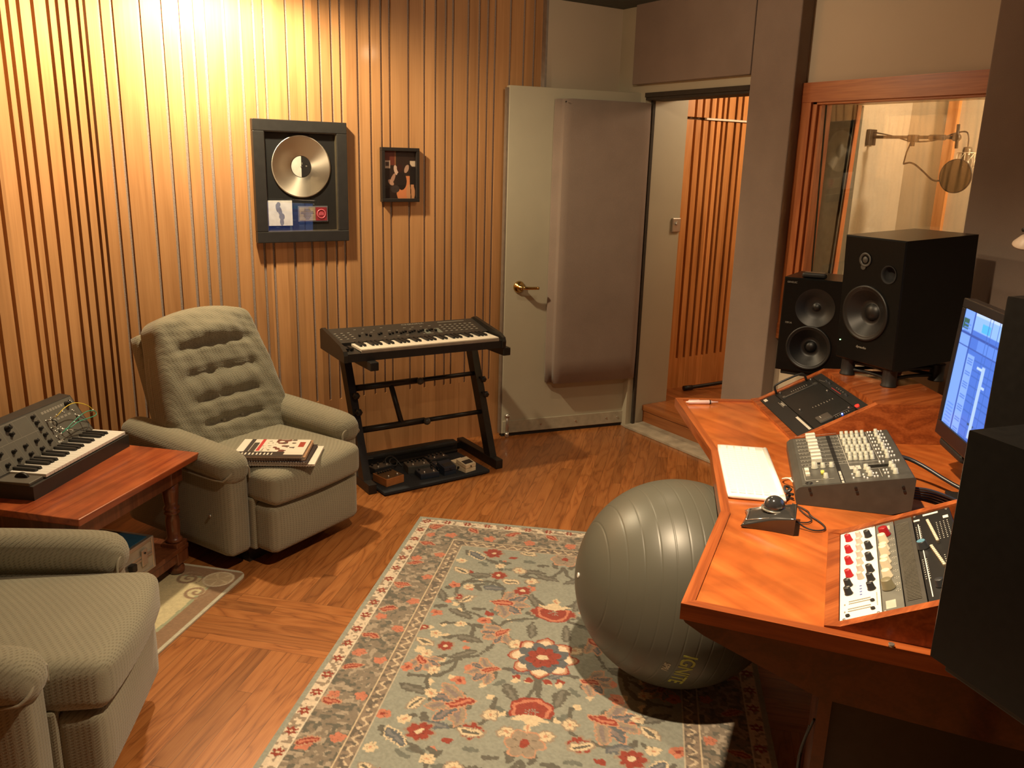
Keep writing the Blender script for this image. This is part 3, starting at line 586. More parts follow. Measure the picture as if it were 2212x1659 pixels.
    m = e < .262; bg = np.where((n1 > .50)[..., None], (.20, .165, .125), np.where((n2 > .5)[..., None], (.11, .105, .085), (.33, .275, .21))); c[m] = bg[m]
    z = (e > .214) & (e < .262); put(z, (.22, .17, .125)); put(z & (np.abs(e-.238-.010*np.sin(run*2*PI/.045)) < .005), (.50, .40, .28)); put(z & (n1 > .66), (.12, .10, .08)); put((e > .210) & (e < .216), CRM); put((e > .258) & (e < .264), (.45, .38, .28))
    for k in range(14):
        for (x, y) in ((.105, .08+k*.19), (RW-.105, .08+k*.19)):
            leaf(x, y, .032, .013, .3 if k % 2 else -.3, RED, PEA, SAL)
        for (x, y) in ((.185, .17+k*.2), (RW-.185, .17+k*.2), (.10, .18+k*.24)): flower(x, y, .02, 5, SAL, None, None, k)
    for k in range(8):
        for y in (.10, RL-.10): leaf(.1+k*.18, y, .030, .014, .8 if k % 2 else -.4, RED, PEA, SAL)
        for y in (.17, RL-.17): flower(.19+k*.18, y, .022, 5, SAL, None, None, k)
    z = (e > .020) & (e < .062); put(z, (.60, .50, .38)); put(z & (n1 > .62), TAUP)
    ph_ = (run % .095)-.0475; dd = np.hypot(ph_, e-.040); aa = np.arctan2(e-.040, ph_); put(z & (dd < .021*(.75+.25*np.cos(aa*6))), (.24, .04, .022)); put(z & (dd < .005), CRM)
    put((e > .062) & (e < .067), (.62, .55, .43)); put(e < .020, (.27, .28, .235))
    c *= (.86+.28*noise2(U, V, .006, 12))[..., None]
    return c
rr = attr_mat('rug_pile', .95, bump=.5)
rg = thing('area_rug', 'large floral rug in grey-blue, cream and red under exercise ball', 'rug', (1.65, 3.306, 0), R(-42))
grid_design('pile', RW, RL, .0040, rug, rr, rg, (0, -RL, .011), (0, 0, 0))
rg.children[0].data.transform(Matrix.Scale(-1, 4, (0, 1, 0)) @ Matrix.Translation((0, -RL, 0))); rg.children[0].location = (0, -RL, .011); rg.children[0].data.flip_normals()
b = BM(); box(b, 0, RW, -RL, 0, .001, .0108, bev=.002); obj('edge_binding', b, plain('rug_binding', (.24, .26, .22), .95), rg)
def rug2(U, V):
    c = np.zeros(U.shape+(3,)); c[:] = (.62, .52, .30); w2, h2 = 1.0, .62; BR = (.28, .165, .09); TN = (.36, .24, .12)
    e = np.minimum(np.minimum(U, w2-U), np.minimum(V, h2-V)); n = noise2(U, V, .05, 4)*.02
    c[(e+n > .30-.02) & (e > .2)] = TN; c[e+n*.3 < .098] = (.34, .35, .22); c[e+n*.3 < .085] = BR
    def scroll(x, y, r, t0, col, sgn=1):
        d = np.hypot(U-x, V-y); a = (np.arctan2(V-y, U-x)*sgn+t0)/(2*PI); f = (d/r*1.9-a) % 1
        c[(d < r) & (f < .42)] = col; c[(d < r) & (f > .42) & (f < .5)] = (.50, .38, .24)
    for x, y, r, t0, sg in ((.11, .20, .055, 0, 1), (.20, .11, .055, 2, -1), (w2-.11, .20, .055, 0, -1), (w2-.20, .11, .055, 2, 1)): scroll(x, y, r, t0, (.30, .19, .11), sg)
    for cx_, cy_ in ((.085, .085), (w2-.085, .085)):
        d = np.hypot(U-cx_, V-cy_); a = np.arctan2(V-cy_, U-cx_); c[d < .062] = (.50, .36, .22); c[(d < .054)] = (.55, .42, .26); c[(d < .05) & (np.abs(np.sin(a*2.5)) < .3)] = (.68, .56, .36); c[np.abs(d-.057) < .004] = (.70, .60, .42)
    for x, y, sg in ((.34, .30, 1), (.46, .27, -1), (.60, .30, 1), (.70, .26, -1)): scroll(x, y, .06, x*9, (.25, .155, .08), sg)
    c[e < .014] = (.52, .48, .36)
    c *= (.88+.24*noise2(U, V, .006, 3))[..., None]
    return c
r2_ = thing('accent_rug', 'small cream and tan scrollwork rug under the side table', 'rug', (.80, 3.16, 0), R(135))
g = grid_design('pile', 1.0, .62, .004, rug2, rr, r2_, (0, 0, .007)); g.data.transform(Matrix(((0, 1, 0, 0), (1, 0, 0, 0), (0, 0, 1, 0), (0, 0, 0, 1)))); g.data.flip_normals()
# round the outer corner
for v in g.data.vertices:
    x, y = v.co.x, v.co.y; rc = .05
    if x < rc and y < rc:
        d = math.hypot(rc-x, rc-y)
        if d > rc: v.co.x = rc-(rc-x)*rc/d; v.co.y = rc-(rc-y)*rc/d
cs = [(rc_ - rc_*math.cos(t), rc_-rc_*math.sin(t)) for rc_ in (.05,) for t in np.linspace(0, PI/2, 7)]
b = BM(); prism(b, cs+[(.62, 0), (.62, 1.0), (0, 1.0)][0:0]+[(.05, 0), (.62, 0), (.62, 1.0), (0, 1.0), (0, .05)][1:4], .0008, .0068); obj('backing', b, plain('rug_backing', (.50, .45, .33), .95), r2_)

def obj_w(name, bm, mat, parent):
    """mesh built in world coordinates, parented to a thing"""
    bpy.context.view_layer.update(); bmesh.ops.transform(bm, matrix=parent.matrix_world.inverted(), verts=bm.verts[:]); return obj(name, bm, mat, parent)
# ================================================================== RECLINERS
def recliner(loc, rz, label):
    t = thing('recliner', label, 'armchair', loc, rz, 'sage green recliners')
    b = BM(); box(b, -.25, .25, .16, .70, 0, .075); obj('base', b, blackm, t)
    b = BM(); puffy(b, -.252, .252, .0, .12, .07, .285, .03, 12, (0, .012, 0)); obj('footrest', b, recl, t)
    b = BM(); box(b, -.262, .262, .105, .78, .072, .30, bev=.01); obj('body_frame', b, recl, t)
    def crown(p):
        return Vector((p.x, p.y-.012*max(0, 1-(p.x/.26)**2)*(1 if p.y < .1 else 0), p.z))
    b = BM(); puffy(b, -.256, .256, -.018, .56, .282, .425, .038, 18, (.006, .012, .008), fn=crown); obj('seat_cushion', b, recl, t)
    for sx in (-1, 1):
        a, c = sorted((sx*.262, sx*.375))
        b = BM(); puffy(b, a, c, .115, .80, .07, .47, .028, 12, (.006, .004, 0)); arm = obj('arm', b, recl, t)
        def roll(p, sx=sx):
            k = max(0, (p.y-.13)/.7); return Vector((p.x, p.y, p.z+.035*k-.012*max(0, (.22-p.y)/.14)**2))
        a, c = sorted((sx*.252, sx*.392))
        b = BM(); puffy(b, a, c, .092, .80, .385, .51, .058, 16, (.004, 0, .006), fn=roll); obj('arm_pad', b, recl, arm)
        b = BM(); m_ = sx*.322
        tube(b, [(m_-sx*.055, .108, .395), (m_-sx*.055, .106, .44), (m_-sx*.03, .100, .455), (m_+sx*.025, .100, .452), (m_+sx*.056, .104, .425), (m_+sx*.064, .14, .398), (m_+sx*.064, .74, .418)], .0042, 8, smooth=2); obj('piping', b, reclp, arm)
    L_ = T(0, .455, .37, rx=-R(19)); Hh = .655
    rows = [(.50, .17), (.375, .16), (.26, .15), (.15, .13)]; BT = [(x, z) for z, xs in ((.375, (-.15, -.05, .05, .15)), (.26, (-.10, .0, .10)), (.15, (-.05, .05))) for x in xs]
    WF = lambda tt: float(np.interp(tt, [0, .12, .32, .6, .85, 1], [1.10, 1.20, 1.24, 1.14, 1.02, .97]))
    def tuft(p):
        wgt = min(1, max(0, (.09-p.y)/.09)); tt = p.z/Hh; d = 0
        for z, w_ in rows: d += .019*math.exp(-((p.z-z)/.012)**2)*(1/(1+math.exp((abs(p.x)-w_)/.018)))
        for x, z in BT: d += .010*math.exp(-((p.x-x)**2+(p.z-z)**2)/.022**2)
        d += .010*math.exp(-((abs(p.x)-.17)/.012)**2)*(.5 if .48 < p.z < .6 else 0)
        d -= .03*math.exp(-((p.z-.555)/.05)**2)*max(0, 1-(p.x/.19)**2) if abs(p.x) < .19 else 0
        d -= .014*math.sin(PI*min(1, max(0, tt)))
        d += .002*math.sin(p.x*90+p.z*35)+.0015*math.sin(p.z*160+p.x*40)
        q = Vector((p.x*WF(tt), p.y+d*wgt, p.z-.03*(p.x/.25)**2*tt)); return q
    b = BM(); puffy(b, -.262, .262, 0, .15, 0, Hh, .042, 44, (0, 0, .012), mat=L_, fn=tuft); bc = obj('back_cushion', b, recl, t)
    for x, z in BT:
        b = BM(); lathe(b, [(.010, -.004), (.010, .003), (.006, .008), (0, .009)], 12, L_ @ T(x, .017, z, rx=PI/2)); obj('button', b, reclp, bc)
    b = BM(); e = []
    for k in range(41):
        a = PI*2*k/40+PI/2; X = .262*math.copysign(abs(math.cos(a))**.35, math.cos(a)); Z = Hh/2+Hh/2*math.copysign(abs(math.sin(a))**.45, math.sin(a)); tt = Z/Hh
        e.append(L_ @ Vector((X*WF(tt), .085, Z-.03*(X/.25)**2*tt)))
    tube(b, e, .0042, 8, smooth=1, cap=False); obj('piping', b, reclp, bc)
    b = BM(); puffy(b, -.255, .255, .155, .23, -.10, .60, .025, 12, (0, .01, 0), mat=L_, fn=lambda p: Vector((p.x*(1.04-.04*max(0, p.z)/.6), p.y, p.z))); obj('back_shell', b, recl, t)
    b = BM(); puffy(b, -.27, .27, .56, .82, .10, .42, .03, 6); obj('back_frame', b, recl, t)
    b = BM(); cyl(b, .006, 0, .01, 12, T(-.376, .22, .24, ry=-PI/2)); obj('screw_cap', b, silver, t)
    return t
recliner((1.125, 3.222, 0), R(25), 'sage green tufted recliner with spiral books on its seat, against the slat wall')
recliner((.246, 2.296, 0), R(65), 'sage green recliner cropped at the lower left corner, in front of the side table')

# books on the seat of the far recliner
def book(z, h, x, y, w_, d_, rz, cover, label, edge=ivory, spiral=False, pr=None):
    t = thing('book', label, 'book', (x, y, z), rz, 'books stacked on the recliner seat')
    b = BM(); box(b, .003, w_-.003, .003, d_-.003, .001, h-.001); obj('pages', b, edge, t)
    b = BM(); box(b, 0, w_, 0, d_, h-.0015, h, bev=.0004); cv_ = obj('cover', b, cover, t); b = BM(); box(b, 0, w_, 0, d_, 0, .0015); obj('back_cover', b, cover, t)
    if spiral:
        b = BM()
        for k in range(26):
            x0 = .012+k*(w_-.024)/25
            tube(b, [(x0+.0006*math.cos(a)*0, -.002+(h*.5+.003)*-math.sin(a)*.0+.004*math.cos(a), h/2+(h/2+.003)*math.sin(a)) for a in np.linspace(0, 2*PI, 9)], .0006, 5, cap=False)
        obj('spiral_binding', b, silver, t)
    if pr: grid_design('print', w_, d_, .002, pr, MATS.get('cover_print') or attr_mat('cover_print', .45), cv_, (0, 0, h+.0003))
    return t
paper = plain('paper_pages', (.62, .48, .36), .8, noise=.05); wcard = plain('white_card', (.78, .70, .60), .6, noise=.03)
Bx, By, Br = .802, 3.262, R(-31)
book(.4345, .008, Bx+.02, By-.012, .29, .225, Br+R(1), wcard, 'white backed spiral book, lowest of the stack on the recliner', paper, True)
book(.443, .009, Bx, By, .285, .222, Br, plain('dark_cover', (.03, .02, .02), .5), 'dark covered spiral book in the middle of the stack on the recliner', paper, True)
book(.4525, .014, Bx+.004, By+.01, .275, .215, Br+R(2), plain('tan_cover', (.40, .22, .12), .5), 'thick spiral book with tan pages under the magazine on the recliner', paper, True)
def cover(U, V):
    c = np.zeros(U.shape+(3,)); c[:] = (.75, .68, .58); u, v = U/.28, V/.21; n = noise2(U, V, .018, 31); n3 = noise2(U, V, .008, 32)
    def put(m, col): c[m] = col
    put(v < .26, (.035, .025, .02)); put((u > .12) & (u < .18) & (v > .26), (.05, .04, .04)); put((u > .19) & (u < .27) & (v > .26) & (v < .8), (.06, .05, .04)); put((u > .28) & (u < .33) & (v > .3), (.55, .05, .05)); put((u > .5) & (u < .72) & (v > .26) & (n > .42), (.16, .05, .035)); put((u > .62) & (u < .82) & (n > .6) & (v > .4), (.12, .09, .07)); put((u > .86) & (u < .95) & (v > .55) & (v < .85), (.35, .05, .03))
    put((u < .10) & (v > .26), (.82, .74, .64)); put((v > .08) & (v < .20) & (u > .05) & (u < .55) & (np.sin(U*420) > .45), (.80, .74, .64)); put((n3 > .78) & (v > .26) & (u > .34) & (u < .5), (.2, .18, .14)); put((u > .72) & (v < .26) & (v > .1), (.72, .64, .54))
    return c
book(.467, .007, Bx-.014, By+.012, .28, .21, Br+R(1), plain('cover_card', (.5, .42, .34), .5), 'magazine with a printed cover of dark figures on top of the stack on the recliner', paper, False, cover)

# ================================================================== SIDE TABLE + CASE
tb = thing('side_table', 'reddish pine side table with turned legs between the two recliners', 'table', (.191, 2.83, 0), R(44.6))
TX, TY = .675, .62
b = BM(); box(b, 0, TX, 0, TY, .474, .5, bev=.004); obj('table_top', b, tablew, tb)
b = BM(); box(b, .05, TX-.05, .05, .075, .395, .474); box(b, .05, TX-.05, TY-.075, TY-.05, .395, .474); box(b, .05, .075, .05, TY-.05, .395, .474); box(b, TX-.075, TX-.05, .05, TY-.05, .395, .474); obj('apron', b, tabled, tb)
for x, y in ((.085, .085), (TX-.085, .085), (.085, TY-.085), (TX-.085, TY-.085)):
    b = BM(); M_ = T(x, y, 0)
    lathe(b, [(.024, .007 if y < .3 else 0), (.031, .012), (.033, .028), (.026, .045), (.024, .055)], 24, M_); box(b, x-.036, x+.036, y-.036, y+.036, .055, .145, bev=.004)
    lathe(b, [(.030, .145), (.034, .152), (.030, .160), (.024, .166), (.027, .20), (.028, .235), (.024, .262), (.031, .268), (.031, .274), (.025, .280), (.031, .286), (.031, .292), (.024, .30), (.029, .325), (.032, .36), (.034, .395)], 24, M_); box(b, x-.036, x+.036, y-.036, y+.036, .395, .474, bev=.003)
    obj('leg', b, tabled, tb)
b = BM(); box(b, .05, TX-.05, .045, TY-.045, .108, .128, bev=.003); box(b, .10, TX-.10, .052, .072, .07, .108); obj('shelf', b, tabled, tb)
fc = thing('flight_case', 'silver aluminium flight case with blue top on the shelf of the side table', 'case', (.191, 2.83, .1285), R(44.6))
b = BM(); box(b, .06, .405, .045, .46, .0, .125, bev=.004); obj('case_body', b, plain('case_panel', (.42, .38, .30), .45, .3), fc)
b = BM(); box(b, .072, .393, .057, .448, .125, .129, bev=.002); obj('case_lid', b, plain('case_blue', (.012, .07, .13), .5), fc)
b = BM()
for z in (.0, .055, .068, .113): box(b, .058, .407, .041, .05, z, z+.011, bev=.002)
box(b, .396, .410, .041, .462, .108, .128, bev=.003); box(b, .058, .407, .041, .054, .118, .129, bev=.003); box(b, .395, .409, .040, .052, 0, .127, bev=.003); box(b, .403, .411, .05, .46, .055, .075); obj('edge_rails', b, silver, fc)
for x in (.14, .33):
    b = BM(); box(b, x, x+.032, .036, .044, .035, .10, bev=.003); lt = obj('latch', b, silver, fc); b = BM(); cyl(b, .004, 0, .003, 10, T(x+.016, .036, .085, rx=PI/2)); obj('rivet', b, blackm, lt)
b = BM(); box(b, .255, .283, .022, .042, .045, .075, bev=.004); obj('handle', b, blackm, fc)

# ================================================================== PATCH SYNTHESIZER
sy = thing('patch_synthesizer', 'black patch-cable synthesizer with knobs and keys on the side table', 'synthesizer', (.083, 3.068, .5), R(50.3))
PRF = [(0, 0), (0, .050), (.145, .058), (.235, .20), (.28, .205), (.295, .0)]
YZ = Matrix(((0, 0, 1, 0), (1, 0, 0, 0), (0, 1, 0, 0), (0, 0, 0, 1)))   # prism drawn in (y,z), extruded along x
b = BM(); prism(b, PRF, 0, .571, YZ); obj('case', b, plain('synth_case', (.030, .027, .024), .45), sy)
PM = Matrix.Translation((0, .1447, .0583)) @ Matrix.Rotation(math.atan2(.1417, .09), 4, 'X')      # panel frame: x, up-slope, normal
b = BM(); box(b, .006, .565, .004, .164, 0, .0015, PM); obj('control_panel', b, panelm, sy); cpan = sy.children[-1]
b = BM()
for x0, x1, s0, s1 in ((.02, .350, .093, .0942), (.350, .3512, .004, .160), (.2995, .3005, .004, .160), (.225, .226, .093, .160), (.155, .156, .093, .160), (.085, .086, .093, .160), (.24, .241, .004, .093), (.18, .181, .004, .093), (.12, .121, .004, .093), (.06, .061, .004, .093), (.02, .30, .159, .1602), (.06, .12, .048, .049), (.372, .545, .034, .0346)): box(b, x0, x1, s0, s1, .0015, .0019, PM)
for k in range(9): box(b, .375+k*.016, .387+k*.016, .140, .150, .0015, .0018, PM)
for k in range(6): box(b, .385+k*.022, .400+k*.022, .098, .106, .0015, .0018, PM)
obj('panel_lines', b, dim_ink, cpan)
text('lettering', 'KORG', .010, white_ink, sy, PM @ Vector((.362, .018, .002)), PM.to_euler(), bold=.0004); text('lettering', 'MS-20', .009, dim_ink, sy, PM @ Vector((.398, .018, .002)), PM.to_euler())
b = BM(); lathe(b, [(.0085, 0), (.0085, .002), (.006, .004), (.0055, .013), (0, .0135)], 14); box(b, -.0009, .0009, 0, .007, .0125, .0145); k0 = obj('knob', b, black, sy)
kn = [(.325, .145), (.325, .120), (.325, .095), (.325, .067), (.325, .038), (.19, .118), (.12, .118), (.06, .118), (.27, .060), (.27, .026), (.21, .060), (.21, .026), (.15, .060), (.15, .026), (.09, .070), (.09, .026), (.035, .070), (.035, .03)]
big = [(.19, .143), (.12, .143), (.05, .143), (.52, .140)]
for i, (x, s) in enumerate(kn+big):
    M_ = PM @ T(x, s, .0015) @ Matrix.Scale(1.0 if i < len(kn) else 1.45, 4)
    o = k0 if i == 0 else inst(k0, (0, 0, 0)); o.matrix_local = M_
b = BM(); lathe(b, [(.0055, 0), (.0055, .0015), (.0042, .0025), (.0026, .0025), (.0026, .0005)], 12, cap=False); j0 = obj('jack', b, silver, sy)
jk = [(.375, .112), (.405, .114), (.44, .116), (.48, .118), (.53, .108), (.53, .088), (.385, .062), (.402, .064), (.42, .066), (.372, .042), (.44, .044), (.50, .062), (.375, .078), (.55, .145)]
for i, (x, s) in enumerate(jk):
    o = j0 if i == 0 else inst(j0, (0, 0, 0)); o.matrix_local = PM @ T(x, s, .0015)
b = BM(); box(b, .0, .072, .012, .135, .050, .062, bev=.003); obj('wheel_cheek', b, panelm, sy); b = BM(); cyl(b, .026, -.006, .006, 24, T(.05, .075, .052, ry=PI/2)); obj('control_wheel', b, black, sy)
def keys(parent, n_white, x0, x1, y0, y1, z, wmat, bmat, bl=.62, h=.012, lip=True, zslope=0):
    wd = (x1-x0)/n_white
    b = BM(); box(b, .0004, wd-.0004, y0, y1, z-h, z, bev=.0006, seg=1); W0 = obj('white_key', b, wmat, parent)
    b = BM(); v = box(b, -wd*.27, wd*.27, y1-(y1-y0)*bl, y1, z-.002, z+.010)
    for q in v:
        if q.co.y < y1-(y1-y0)*bl+.001 and q.co.z > z+.005: q.co.y += .006; q.co.z -= .001
    B0 = obj('black_key', b, bmat, parent); firstb = True
    for i in range(n_white):
        (W0 if i == 0 else inst(W0, (0, 0, 0))).location = (x0+i*wd, 0, 0)
        if i < n_white-1 and i % 7 not in (2, 6):
            (B0 if firstb else inst(B0, (0, 0, 0))).location = (x0+(i+1)*wd, 0, 0); firstb = False
keys(sy, 22, .078, .560, .006, .142, .066, whitek, black, .66)
def cable(name, pts, r, mat, label, cat='cable', seg=8, sm=2, group=None, plug=None):
    t = thing(name, label, cat, pts[0], 0, group) if plug else None
    b = BM(); tube(b, pts, r, seg, smooth=sm)
    if not t:
        L0 = Vector(pts[0]); bmesh.ops.translate(b, vec=-L0, verts=b.verts[:]); o = obj(name, b, mat, loc=L0); tag(o, label, cat, group); return o
    obj_w('cord', b, mat, t)
    for a, c in ((pts[0], pts[1]), (pts[-1], pts[-2])):
        b = BM(); d_ = (Vector(c)-Vector(a)).normalized(); tube(b, [Vector(a)-d_*.002, Vector(a)+d_*.018], .0035, 8); obj_w('plug', b, plug, t)
    return t
bpy.context.view_layer.update()
SW = sy.matrix_world.copy()
def sp(x, s, n): return SW @ (PM @ Vector((x, s, n)))
cable('patch_cable', [sp(.405, .112, .004), sp(.407, .110, .03), sp(.44, .125, .045), sp(.50, .13, .05), sp(.55, .105, .05), sp(.585, .075, .04), sp(.59, .07, .02)], .0016, plain('yellow_cord', (.85, .62, .06), .4), 'yellow patch cable arching across the synthesizer panel', group='patch cables on the synthesizer', plug=silver)
cable('patch_cable', [sp(.375, .042, .004), sp(.39, .046, .03), sp(.44, .062, .04), sp(.52, .078, .05), sp(.575, .07, .05), sp(.575, .045, .05), sp(.52, .05, .045), sp(.47, .056, .04), sp(.42, .046, .03), sp(.402, .062, .005)], .0016, plain('green_cord', (.02, .34, .22), .4), 'green patch cable looped over the right side of the synthesizer', group='patch cables on the synthesizer', plug=silver)
cable('patch_cable', [sp(.375, .112, .004), sp(.378, .105, .025), sp(.385, .09, .03), sp(.378, .075, .025), sp(.374, .078, .004)], .0022, black, 'short black patch cable hanging down the synthesizer panel', group='patch cables on the synthesizer', plug=silver)
cable('patch_cable', [sp(.44, .044, .004), sp(.455, .030, .03), sp(.475, .012, .035), sp(.515, .018, .035), sp(.53, .05, .03), sp(.53, .085, .004)], .0016, black, 'black patch cable looped down over the keys of the synthesizer', group='patch cables on the synthesizer', plug=silver)

# ================================================================== KEYBOARD, STAND, PEDALS
ks = thing('keyboard_stand', 'black Z-frame keyboard stand under the long black keyboard', 'keyboard stand', (1.95, 3.8, 0))
for X in (1.575, 2.33):
    b = BM(); box(b, X-.022, X+.022, 3.69, 4.14, .0, .052, bev=.004); obj_w('foot', b, blackm, ks)
    b = BM(); v = box(b, X-.02, X+.02, -.034, .034, 0, .70); 
    for q in v: q.co.y += 3.77+(q.co.z/.70)*.27; q.co.z += .0 if q.co.z < .3 else -.02
    obj_w('upright', b, blackm, ks)
    b = BM(); box(b, X-.022, X+.022, 3.64, 4.09, .655, .698, bev=.004); obj_w('arm', b, blackm, ks)
    for z, y in ((.47, 3.93), (.39, 3.90)):
        b = BM(); sx = 1 if z > .45 else -1; lathe(b, [(.0, 0), (.018, .002), (.02, .008), (.016, .02), (.0, .022)], 6, T(X+(sx if X > 2 else -sx)*.0, y-.04, z, rx=PI/2)); tube(b, [(X, y, z), (X, y-.045, z)], .006, 8); k_ = obj_w('clamp_knob', b, black, ks)
for z, y in ((.49, 3.955), (.285, 3.875)):
    b = BM(); tube(b, [(1.58, y, z), (1.96, y, z)], .017, 10); tube(b, [(1.94, y, z), (2.33, y, z)], .0125, 10); obj_w('crossbar', b, blackm, ks)
    b = BM(); lathe(b, [(0, 0), (.019, .002), (.021, .01), (.015, .024), (0, .026)], 8, T(1.965, y-.012, z, rx=PI/2)); obj_w('clamp_knob', b, plain('knob_grey', (.06, .058, .05), .4), ks)
b = BM(); tube(b, [(1.80, 3.955, .49), (1.825, 3.875, .285)], .015, 8); obj_w('brace', b, blackm, ks)
b = BM(); box(b, 1.59, 2.32, 4.09, 4.12, .0, .04); obj_w('rear_bar', b, blackm, ks)

kb = thing('stage_keyboard', 'long black analog keyboard with cream keys on a stand by the slat wall', 'keyboard', (1.436, 3.69, .6985), R(-2.8))
b = BM(); prism(b, [(0, .0), (0, .040), (.152, .046), (.152, .062), (.345, .098), (.352, .09), (.352, 0)], .02, .866, YZ); obj('case', b, plain('kb_case', (.022, .019, .016), .5), kb)
for x in (0, .866):
    b = BM(); prism(b, [(-.006, .0), (-.010, .035), (.0, .056), (.05, .074), (.33, .112), (.36, .10), (.36, 0)], x, x+.02, YZ); obj('side_cheek', b, plain('kb_cheek', (.018, .015, .012), .4), kb)
KPM = Matrix.Translation((0, .152, .0625)) @ Matrix.Rotation(math.atan2(.036, .193), 4, 'X')
b = BM(); box(b, .022, .864, .0, .196, 0, .0012, KPM); kpn = obj('control_panel', b, plain('kb_panel', (.035, .032, .028), .45), kb)
keys(kb, 36, .092, .848, .004, .150, .058, ivory, black, .62)
b = BM(); box(b, .092, .848, .0, .004, .038, .054); obj('key_slip', b, plain('kb_slip', (.4, .36, .3), .5), kb)
b = BM()
random.seed(11)
for row in range(4):
    for k in range(3): box(b, .05+k*.035-row*.002, .062+k*.035-row*.002, .04+row*.026, .047+row*.026, .0012, .003, KPM)
for row in range(4):
    for k in range(7): box(b, .63+k*.030, .643+k*.030, .04+row*.028, .048+row*.028, .0012, .003, KPM)
for k in range(18): box(b, .16+k*.024, .16+k*.024+random.uniform(.008, .016), random.choice((.03, .10, .13, .155)), 0, .0012, .002, KPM) if False else box(b, .16+k*.024, .16+k*.024+random.uniform(.008, .016), (y_ := random.choice((.03, .105, .13, .155))), y_+.005, .0012, .0025, KPM)
obj('membrane_buttons', b, dim_ink, kpn)
b = BM(); box(b, 0, .010, 0, .014, 0, .010, bev=.001); s0 = obj('slider_cap', b, black, kb); first = True
for k, x in enumerate([.155, .195, .21, .26, .275, .315, .335] + [.36+.0165*i for i in range(14)]):
    o = s0 if first else inst(s0, (0, 0, 0)); first = False; o.matrix_local = KPM @ T(x, .062+.01*math.sin(k*2.1), .0012)
b = BM(); box(b, .515, .545, .03, .095, .0012, .002, KPM); box(b, .585, .61, .03, .095, .0012, .002, KPM); obj('slider_scale', b, plain('scale_grey', (.16, .17, .14), .5), kpn)
text('lettering', 'CHROMA', .024, dim_ink, kb, KPM @ Vector((.43, .168, .0015)), KPM.to_euler(), squash=1.25)
b = BM(); box(b, .64, .80, .17, .176, .0012, .0016, KPM); obj('stripe', b, dim_ink, kpn)
b = BM(); box(b, .030, .045, .05, .11, .046, .058); box(b, .055, .070, .05, .11, .046, .058); obj('performance_lever', b, black, kb)

pb = thing('pedalboard', 'black carpeted pedalboard on the floor under the keyboard stand', 'pedalboard', (1.612, 3.628, 0), R(2.4))
b = BM(); box(b, 0, .635, 0, .36, .006, .022, bev=.003); obj('board', b, plain('board_carpet', (.014, .016, .020), .95, noise=.3, scale=200), pb)
b = BM(); box(b, 0, .635, .335, .36, .022, .036, bev=.003); obj('rear_rail', b, blackm, pb)
for x, y in ((.03, .03), (.60, .03), (.03, .32), (.60, .32)): b = BM(); cyl(b, .012, 0, .006, 12, T(x, y, 0)); obj('rubber_foot', b, black, pb)
cb = thing('carry_case', 'long black soft case lying behind the pedalboard', 'case', (1.63, 4.018, 0), 0)
b = BM(); puffy(b, 0, .62, 0, .066, .0, .082, .02, 8); obj('case_body', b, blackv, cb); b = BM(); box(b, .02, .6, -.003, 0, .055, .058); obj('zip', b, blackm, cb); b = BM(); box(b, .05, .09, -.002, .0, .062, .066); obj('tag', b, silver, cb)
def pedal(x, y, rz, w_, d_, h, body, label, knobs=3, kind='box', top=None, name='effects_pedal'):
    t = thing(name, label, 'effects pedal', (x, y, .0225), rz, 'effects pedals on the pedalboard')
    if kind == 'comp':
        b = BM(); prism(b, [(0, 0), (0, .020), (d_, .038), (d_, 0)], 0, w_, YZ); obj('base', b, body, t)
        b = BM(); prism(b, [(0, .024), (0, .042), (d_*.62, .058), (d_*.62, .036)], 0, w_, YZ); tr = obj('treadle', b, body, t)
        b = BM(); prism(b, [(.012, .0452), (.014, .0468), (d_*.36, .0535), (d_*.36, .052)], .008, w_-.008, YZ); obj('rubber_pad', b, plain('pedal_rubber', (.03, .022, .018), .7), tr)
        b = BM(); cyl(b, .004, 0, .004, 10, T(w_/2, 0, .032, rx=PI/2)); obj('thumb_screw', b, blackm, t)
        b = BM(); cyl(b, .006, 0, .008, 10, T(0, d_*.45, .018, ry=-PI/2)); obj('jack', b, blackm, t)
    else:
        b = BM(); box(b, 0, w_, 0, d_, 0, h, bev=.002); obj('enclosure', b, body, t)
        b = BM(); box(b, .004, w_-.004, .004, d_-.004, h, h+.001); obj('face', b, top or body, t)
        for sx in ((.25, .75) if w_ > .08 else (.5,)):
            b = BM(); lathe(b, [(.006, 0), (.006, .004), (.0045, .006), (.0045, .010), (0, .011)], 12, T(w_*sx, d_*.18, h)); obj('footswitch', b, silver, t)
    for i in range(knobs):
        b = BM(); lathe(b, [(.006, 0), (.0055, .011), (0, .0115)], 12, T(w_*(.16+.68*i/max(1, knobs-1)), d_*.78, (h if kind != 'comp' else .038))); obj('knob', b, black, t)
    return t
og = plain('pedal_orange', (.42, .16, .05), .4); dk = plain('pedal_dark', (.03, .032, .035), .4); gy = plain('pedal_grey', (.11, .11, .10), .35, .3); nv = plain('pedal_navy', (.02, .03, .05), .4)
pedal(1.650, 3.690, R(12), .112, .12, .042, og, 'orange-brown effects pedal with black knobs at the near left corner of the pedalboard', 6, top=plain('pedal_top', (.10, .055, .025), .4))
pedal(2.105, 3.672, R(12), .072, .125, .05, plain('pedal_cream', (.70, .60, .42), .4), 'cream compact effects pedal on the right of the pedalboard', 0, 'comp')
pedal(1.828, 3.806, R(-8), .125, .085, .040, gy, 'grey effects pedal with a row of knobs at the middle of the pedalboard', 5)
pedal(1.850, 3.700, R(-5), .105, .085, .028, nv, 'low dark blue effects pedal with white marks in front of the grey one', 2, top=plain('pedal_navy_top', (.05, .055, .06), .4))
